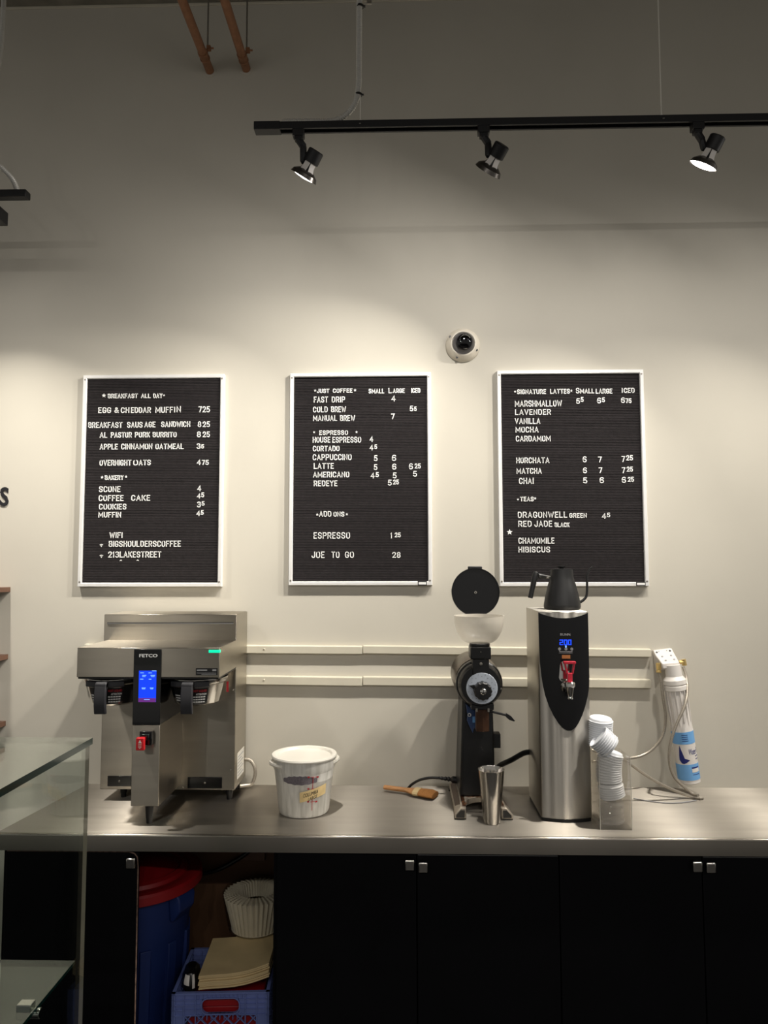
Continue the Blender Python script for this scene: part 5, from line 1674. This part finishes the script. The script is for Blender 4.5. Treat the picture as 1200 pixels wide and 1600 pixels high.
for (pa, pb, nm) in (((1030, 1039), (1029, 1053), 0), ((1061, 1035), (1067, 1043), 1)):
    y = -0.062
    a, b = at(pa[0], pa[1], y), at(pb[0], pb[1], y)
    f_ = MB()
    if nm == 0:
        f_.cyl(a + Vector((0.012, 0, 0)), a, 0.008, n=12).cyl(a + Vector((-0.003, 0, 0.008)), a + Vector((-0.002, 0, -0.016)), 0.0105, n=6)
        f_.lathe([(0, 0), (0.0085, 0), (0.0085, 0.006), (0.0105, 0.008), (0.0105, 0.014), (0, 0.015)], a + Vector((-0.002, 0, -0.016)), b - a, 12)
    else:
        f_.cyl(a, a + Vector((0.022, 0, 0.004)), 0.0085, n=6).cyl(a + Vector((0.018, 0, 0.012)), a + Vector((0.022, 0, -0.012)), 0.0095, n=8)
    f_.build('brass_fitting', 'brass', root)

# hoses from the filter
hA = [at(1029.5, 1052, -0.062), at(1032.5, 1062, -0.065), at(1036, 1090, -0.07), at(1040, 1120, -0.07), at(1036, 1148, -0.07), at(1022, 1168, -0.07), at(1004, 1180, -0.075), at(985, 1184.5, -0.09), at(960, 1186, -0.12), at(925, 1190, -0.14)]
hm = MB().tube(smooth_path(hA, 10), 0.0056, 10)
tag(hm.build('braided_hose', 'braid', origin=hA[0]), 'braided steel hose from the left fitting of the water filter', 'hose')
hB = [at(1067.5, 1042, -0.062), at(1072, 1056, -0.075), at(1074, 1080, -0.11), at(1069, 1105, -0.14), at(1058, 1130, -0.145), at(1048, 1160, -0.145), at(1046, 1190, -0.145), at(1053, 1213, -0.145), at(1067, 1228, -0.145), at(1082, 1240, -0.148), on(1091, 1243, TOP + 0.021)]
tag(MB().tube(smooth_path(hB, 10), 0.0056, 10).build('braided_hose', 'braid', origin=hB[0]), 'braided steel hose looping in front of the water filter down to the counter', 'hose')
e0 = on(1093.5, 1247, TOP + 0.0065)
hC = [e0, on(1075, 1243, TOP + 0.012), at(1050, 1233.5, -0.17), at(1025, 1221, -0.19), at(1003, 1207, -0.2), at(985, 1194, -0.21), at(972, 1186, -0.22), at(950, 1180, -0.24), at(925, 1172, -0.22)]
mb = MB().tube(smooth_path(hC, 10), 0.0058, 10)
mb.cyl(e0 + Vector((-0.004, -0.002, -0.001)), e0 + Vector((0.012, 0.004, -0.001)), 0.0066, n=12)
tag(mb.build('braided_hose', 'braid', origin=e0), 'braided steel hose running along the counter to the acrylic lid bin', 'hose')
hD = [on(990, 1247.5, TOP + 0.003), on(1010, 1251, TOP + 0.003), on(1040, 1254.5, TOP + 0.003), on(1065, 1254, TOP + 0.003), on(1088, 1250.5, TOP + 0.003)]
tag(MB().tube(smooth_path(hD, 8), 0.0022, 8).build('thin_cord', 'grey', origin=hD[2]), 'thin grey cord lying flat on the counter beside the lid bin', 'cord')

# ================================================================== BELOW THE COUNTER
FLR = CB + 0.0192
tcx, tcy = -1.006, -0.268
lz = 0.672
root = thing('trash_can', 'blue round trash can with a red lid in the open cabinet bay', 'trash can', (tcx, tcy, FLR))
MB().lathe([(0, FLR), (0.165, FLR), (0.172, FLR + 0.01), (0.205, lz - 0.03), (0.214, lz - 0.028), (0.216, lz - 0.004), (0.206, lz - 0.004), (0.202, lz - 0.03), (0.165, FLR + 0.015), (0, FLR + 0.012)], (tcx, tcy, 0), (0, 0, 1), 64).build('can_body', 'blue', root)
mb = MB()
for a in [R_(-90 + 30 * i) for i in range(12)]:
    ex = Vector((math.cos(a), math.sin(a), 0))
    ez = Vector((-ex.y, ex.x, 0))
    rg = []
    for (h, r) in ((FLR + 0.03, 0.1745), (FLR + 0.3, 0.1955), (FLR + 0.36, 0.1955)):
        c_ = Vector((tcx, tcy, h))
        rg.append([c_ + ex * (r - 0.01) - ez * 0.022, c_ + ex * (r + 0.005) - ez * 0.018, c_ + ex * (r + 0.005) + ez * 0.018, c_ + ex * (r - 0.01) + ez * 0.022])
    mb.loft(rg)
mb.build('can_rib', 'blue', root, bevel=0.002)
for a in (R_(-22), R_(158)):
    ex = Vector((math.cos(a), math.sin(a), 0))
    ez = Vector((-ex.y, ex.x, 0))
    rg = []
    for (h, r, w) in ((lz - 0.015, 0.014, 0.055), (lz - 0.05, 0.034, 0.055), (lz - 0.09, 0.034, 0.05), (lz - 0.13, 0.004, 0.045)):
        c_ = Vector((tcx, tcy, h))
        rr = 0.203
        rg.append([c_ + ex * (rr - 0.006) - ez * w, c_ + ex * (rr + r) - ez * (w * 0.8), c_ + ex * (rr + r) + ez * (w * 0.8), c_ + ex * (rr - 0.006) + ez * w])
    MB().loft(rg).build('can_handle', 'blue', root, bevel=0.004)
MB().lathe([(0.2165, lz - 0.03), (0.236, lz - 0.034), (0.242, lz - 0.03), (0.241, lz - 0.004), (0.235, lz + 0.004), (0.210, lz + 0.008), (0.198, lz + 0.003), (0.188, lz + 0.004), (0.182, lz + 0.016), (0.165, lz + 0.022), (0.155, lz + 0.018), (0.09, lz + 0.040), (0.06, lz + 0.046), (0, lz + 0.048), (0, lz + 0.002), (0.2165, lz - 0.002)], (tcx, tcy, 0), (0, 0, 1), 64).build('can_lid', 'redlid', root)

# milk crate (local axes, then placed)
CW, CD, CH = 0.328, 0.30, 0.266
fl_ = at(268, 1553, -0.53)
cang = R_(3.5)
ccx = fl_.x + CW / 2 * math.cos(cang) - CD / 2 * math.sin(cang)
ccy = fl_.y + CW / 2 * math.sin(cang) + CD / 2 * math.cos(cang)
CH = fl_.z - FLR
root = thing('milk_crate', 'blue plastic milk crate in the open cabinet bay', 'crate', (ccx, ccy, FLR), rz=cang)


def crate_wall(mb, P, W, H_):
    """P(u, d, z): u along wall, d outward depth 0..1, z up"""
    def bar(u0, u1, z0, z1, d0=0.0, d1=1.0):
        c_ = [P(u, d, z) for z in (z0, z1) for d in (d0, d1) for u in (u0, u1)]
        v = [mb.bm.verts.new(p) for p in c_]
        for q in ((0, 2, 3, 1), (4, 5, 7, 6), (0, 1, 5, 4), (2, 6, 7, 3), (0, 4, 6, 2), (1, 3, 7, 5)):
            mb.face([v[i] for i in q])
    h = W / 2
    hs0, hs1, hz0, hz1 = -0.062, 0.062, H_ - 0.068, H_ - 0.020        # hand hole
    bar(-h, h, H_ - 0.006, H_)                                         # top lip
    bar(-h, h, H_ - 0.022, H_ - 0.006, 0.3, 0.6)
    bar(-h, hs0, H_ - 0.075, H_ - 0.022, 0.3, 0.6)
    bar(hs1, h, H_ - 0.075, H_ - 0.022, 0.3, 0.6)
    bar(hs0, hs1, H_ - 0.075, hz0, 0.3, 0.6)
    for z in (H_ - 0.024, H_ - 0.040, H_ - 0.056, H_ - 0.074):
        bar(-h, hs0, z, z + 0.0025)
        bar(hs1, h, z, z + 0.0025)
    for u in (-h, -h + 0.040, -0.085, 0.082, h - 0.044, h - 0.003):
        bar(u, u + 0.003, H_ - 0.1, H_ - 0.004)
    for i in range(11):
        u = -0.075 + i * 0.0145
        bar(u, u + 0.002, H_ - 0.020, H_ - 0.004)
        bar(u, u + 0.002, H_ - 0.088, H_ - 0.068)
    # rounded ring round the hand hole
    n = 8
    r = 0.020
    ring = []
    for (cu, cz, s0) in ((hs1 - r, hz1 - r, 0), (hs0 + r, hz1 - r, 90), (hs0 + r, hz0 + r, 180), (hs1 - r, hz0 + r, 270)):
        for i in range(n + 1):
            a = R_(s0 + 90 * i / n)
            ring.append((cu, cz, a))
    fr_ = [[], [], [], []]
    vs = []
    for (cu, cz, a) in ring:
        ca, sa = math.cos(a), math.sin(a)
        vs.append([mb.bm.verts.new(P(cu + ca * q, d, cz + sa * q)) for q, d in ((r, 0.0), (r, 1.05), (r + 0.0035, 1.05), (r + 0.0035, 0.0))])
    for a, b in zip(vs, vs[1:] + vs[:1]):
        for i in range(4):
            j = (i + 1) % 4
            mb.face([a[i], a[j], b[j], b[i]])
    # side fields and diamond lattice
    bar(-h, -h + 0.045, 0.0, H_ - 0.075, 0.3, 0.6)
    bar(h - 0.045, h, 0.0, H_ - 0.075, 0.3, 0.6)
    bar(-h, h, 0.0, 0.03, 0.3, 0.7)
    step = 0.044
    top = H_ - 0.075
    for i in range(-8, 9):
        for s_ in (-1, 1):
            u0 = i * step
            pts = []
            for q in range(9):
                z = 0.03 + (top - 0.03) * q / 8
                u = u0 + s_ * (z - 0.03)
                pts.append((u, z))
            seg = [p for p in pts if -h + 0.04 <= p[0] <= h - 0.04]
            if len(seg) > 1:
                (ua, za), (ub, zb_) = seg[0], seg[-1]
                w = 0.002
                v = [mb.bm.verts.new(P(u + dw, d, z)) for (u, z) in ((ua, za), (ub, zb_)) for d in (0.2, 0.8) for dw in (-w, w)]
                for qd in ((0, 1, 3, 2), (4, 6, 7, 5), (0, 4, 5, 1), (2, 3, 7, 6), (0, 2, 6, 4), (1, 5, 7, 3)):
                    mb.face([v[k_] for k_ in qd])


TH = 0.012
for nm, P, W in (('crate_wall', lambda u, d, z: Vector((u, -CD / 2 + TH - TH * d, z)), CW), ('crate_wall', lambda u, d, z: Vector((u, CD / 2 - TH + TH * d, z)), CW),
                 ('crate_wall', lambda u, d, z: Vector((-CW / 2 + TH - TH * d, u, z)), CD), ('crate_wall', lambda u, d, z: Vector((CW / 2 - TH + TH * d, u, z)), CD)):
    mb = MB()
    crate_wall(mb, P, W, CH)
    mb.build(nm, 'crate', root, local=True, flat=True)
MB().box(-CW / 2 + TH, CW / 2 - TH, -CD / 2 + TH, CD / 2 - TH, 0.0, 0.006).build('crate_floor', 'crate', root, local=True)
# inner blue liner wall seen at the back
CM = Matrix.Translation((ccx, ccy, FLR)) @ Matrix.Rotation(cang, 4, 'Z')
# red box inside
o = MB().box(-CW / 2 + 0.05, CW / 2 - 0.03, -CD / 2 + 0.022, CD / 2 - 0.09, 0.0065, CH - 0.055).box(-CW / 2 + 0.045, CW / 2 - 0.025, -CD / 2 + 0.018, CD / 2 - 0.085, CH - 0.055, CH - 0.03).build('red_bin', 'redlid', local=True, bevel=0.004)
o.matrix_world = CM
tag(o, 'red plastic box inside the blue crate, seen through its handle hole', 'box')
# black bag with pale print
o = MB()
rg = []
for (z, a, b) in ((0.004, 0.024, 0.045), (0.02, 0.031, 0.055), (0.07, 0.031, 0.053), (0.10, 0.025, 0.042), (0.115, 0.016, 0.022)):
    rg.append([Vector((a * math.cos(2 * PI * i / 16) * (1 + 0.08 * math.sin(5 * i + z * 90)), b * math.sin(2 * PI * i / 16) * (1 + 0.1 * math.sin(3 * i + z * 60)), z)) for i in range(16)])
o.loft(rg)
broot = thing('black_bag', 'crumpled black bag with white print at the left inside the crate', 'bag', tuple(CM @ Vector((-CW / 2 + 0.048, -0.06, CH - 0.0285))))
broot.rotation_euler = (0, 0, 0.2)
broot.scale = (1, 1, 0.66)
o.build('bag_body', 'bag', broot, local=True)
mb = MB()
for k_, (a0, a1, z0, z1) in enumerate(((-2.3, -1.7, 0.055, 0.098), (-1.4, -1.15, 0.04, 0.1))):
    def bmap(u, v, w, a0=a0, a1=a1, z0=z0, z1=z1):
        a = a0 + (a1 - a0) * u
        z = z0 + (z1 - z0) * v
        s_ = 1.09 + 0.02 * w - max(0, (z - 0.07)) * 7.5
        return Vector((0.0315 * s_ * math.cos(a), 0.055 * s_ * math.sin(a), z))
    patch(mb, bmap, 5, 4)
mb.build('bag_print', 'white', broot, local=True)
# kraft paper bags stacked across the crate
pf = [at(308, 1541, -0.515), at(428, 1519, -0.515)]
zr = FLR + CH
K0 = CM @ Vector((-CW / 2 + 0.088, -CD / 2 + 0.008, CH))
base_z = zr + 0.010
pw, pdp = 0.236, 0.245
first_k = None
for i in range(7):
    sm_ = MB()
    nx, ny = 10, 8
    th_ = 0.0052
    def sheet(u, v, w, i=i):
        x = u * pw
        y = v * pdp
        bend = 0.020 * max(0, u - 0.3) ** 1.5 * (1 - v) * 2.4
        return Vector((x + 0.02 * v, y, w * th_ + bend + 0.0022 * math.sin(u * 7 + i * 1.3) * (1 - v)))
    if first_k is None:
        patch(sm_, sheet, nx, ny)
        ob = sm_.build('kraft_bag', 'kraft', local=True, ang=50)
        first_k = ob
    else:
        sm_.bm.free()
        ob = first_k.copy()
        COL.objects.link(ob)
    ob.location = Vector((K0.x + 0.002 * math.sin(i * 2.1), K0.y + 0.003 * math.sin(i * 1.7), base_z + i * 0.0068 - 0.004))
    ob.rotation_euler = (R_(1.0), 0, cang + R_(4) + 0.012 * math.sin(i * 3.3))
    tag(ob, 'flat brown paper bag in the stack lying across the blue crate', 'paper bag', 'flat paper bags stacked on the crate')
# wrapped coffee filters
fc = at(404, 1440, -0.20)
fc = Vector((fc.x - 0.012, -0.185, base_z + 7 * 0.0068 + 0.003))
root = thing('coffee_filter_stack', 'plastic wrapped stack of fluted white coffee filters behind the paper bags', 'coffee filters', tuple(fc))


def fluted(mb, r0_, r1_, z0, z1, n=40, amp=0.05):
    rg = []
    for k_ in range(5):
        t = k_ / 4
        r = r0_ + (r1_ - r0_) * t
        rg.append([Vector((fc.x + r * (1 + amp * (0.3 + 0.7 * t) * (1 if i % 2 else -1)) * math.cos(2 * PI * i / (2 * n)), fc.y + r * (1 + amp * (0.3 + 0.7 * t) * (1 if i % 2 else -1)) * math.sin(2 * PI * i / (2 * n)), z0 + (z1 - z0) * t)) for i in range(2 * n)])
    mb.loft(rg, caps=False)
    vs = None
    return mb


fm_ = fluted(MB(), 0.090, 0.119, fc.z, fc.z + 0.128, amp=0.045)
fm_.lathe([(0, 0.002), (0.094, 0.001)], fc, (0, 0, 1), 40)
fs_ = fm_.build('filter_cups', 'filter', root, ang=20)
fs_['kind'] = 'stuff'
fm_ = MB()
for k_ in range(5):
    fluted(fm_, 0.098 - 0.010 * k_, 0.110 - 0.009 * k_, fc.z + 0.085, fc.z + 0.130 + 0.001 * k_, amp=0.05)
fs2 = fm_.build('filter_rims', 'filter', root, ang=20)
fs2['kind'] = 'stuff'
MB().lathe([(0.0, -0.001), (0.1, -0.001), (0.106, 0.006), (0.118, 0.06), (0.1275, 0.120), (0.1275, 0.136), (0.115, 0.144), (0.05, 0.147), (0, 0.147)], fc, (0, 0, 1), 24).build('plastic_wrap', 'wrap', root, flat=True)
# black hose hanging behind
hs = [at(300, 1366, -0.06), at(318, 1364.5, -0.06), at(340, 1359, -0.06), at(362, 1348, -0.05), at(384, 1334, -0.04), at(400, 1318, -0.03)]
tag(MB().tube(smooth_path(hs, 8), 0.0085, 12).build('black_hose', 'black', origin=hs[0]), 'black hose sagging along the back of the open cabinet bay', 'hose')
q = rp(372, 1332, 414, 1345, -0.03)
tag(MB().box(q[0], q[1], -0.030, -0.0165, q[2], q[3]).build('wood_cleat', 'brown', bevel=0.002, origin=(q[0], -0.02, q[2])), 'pale wooden strip fixed high at the back of the open cabinet bay', 'wood strip')

# ================================================================== GLASS DISPLAY CASE (left foreground)
yc_ = -1.22
cor = at(145, 1152.5, yc_)
GXR = cor.x                         # right side plane
GZT = cor.z
gl2 = at(128, 1497, yc_)
root = thing('display_case', 'glass display case corner in the left foreground', 'display case', (GXR - 0.5, yc_ - 0.4, 0))
XL, YN = GXR - 1.3, yc_ - 0.62
t = 0.016


def pane(name, x0, x1, y0, y1, z0, z1, thin):
    """glass sheet: clear on its broad faces, green or pale on its narrow ones"""
    mb = MB().box(x0, x1, y0, y1, z0, z1)
    mb.bm.normal_update()
    return mb


def edge_assign(o, thin, mi_fn):
    for p in o.data.polygons:
        n = p.normal
        if abs(n[thin]) > 0.5:
            p.material_index = 0
        else:
            p.material_index = mi_fn(n)


tp_ = MB().box(XL, GXR, YN, yc_, GZT - t, GZT).build('top_pane', ['glass', 'glassedge'], root, bevel=0.0)
edge_assign(tp_, 2, lambda n: 0 if n.y > 0.5 else 1)
sp_ = MB().box(GXR - 0.016, GXR - 0.006, YN, yc_ - 0.004, 0.45, GZT - t - 0.0005).build('side_pane', ['glass', 'paleedge'], root)
edge_assign(sp_, 0, lambda n: 1)
sh = MB().box(XL, gl2.x - 0.012, YN + 0.05, yc_ - 0.012, gl2.z - 0.008, gl2.z).build('shelf_pane', ['shelfglass', 'glassedge'], root)
edge_assign(sh, 2, lambda n: 1)
MB().box(XL, GXR, YN, yc_, 0.0, 0.45).build('cabinet_base', 'cabinet', root, bevel=0.003)
MB().box(XL, XL + 0.01, YN, yc_, 0.45, GZT - t).build('far_pane', 'glass', root)
p = at(74, 1583, -1.42)
cl = MB().cyl((GXR - 0.0165, -1.42, p.z), (GXR - 0.060, -1.42, p.z), 0.011, n=20).box(GXR - 0.066, GXR - 0.034, -1.432, -1.408, gl2.z - 0.022, gl2.z + 0.008)
cl.build('shelf_clamp', 'chrome', root, bevel=0.0015)

for o in bpy.data.objects:
    if '_o' in o:
        del o['_o']
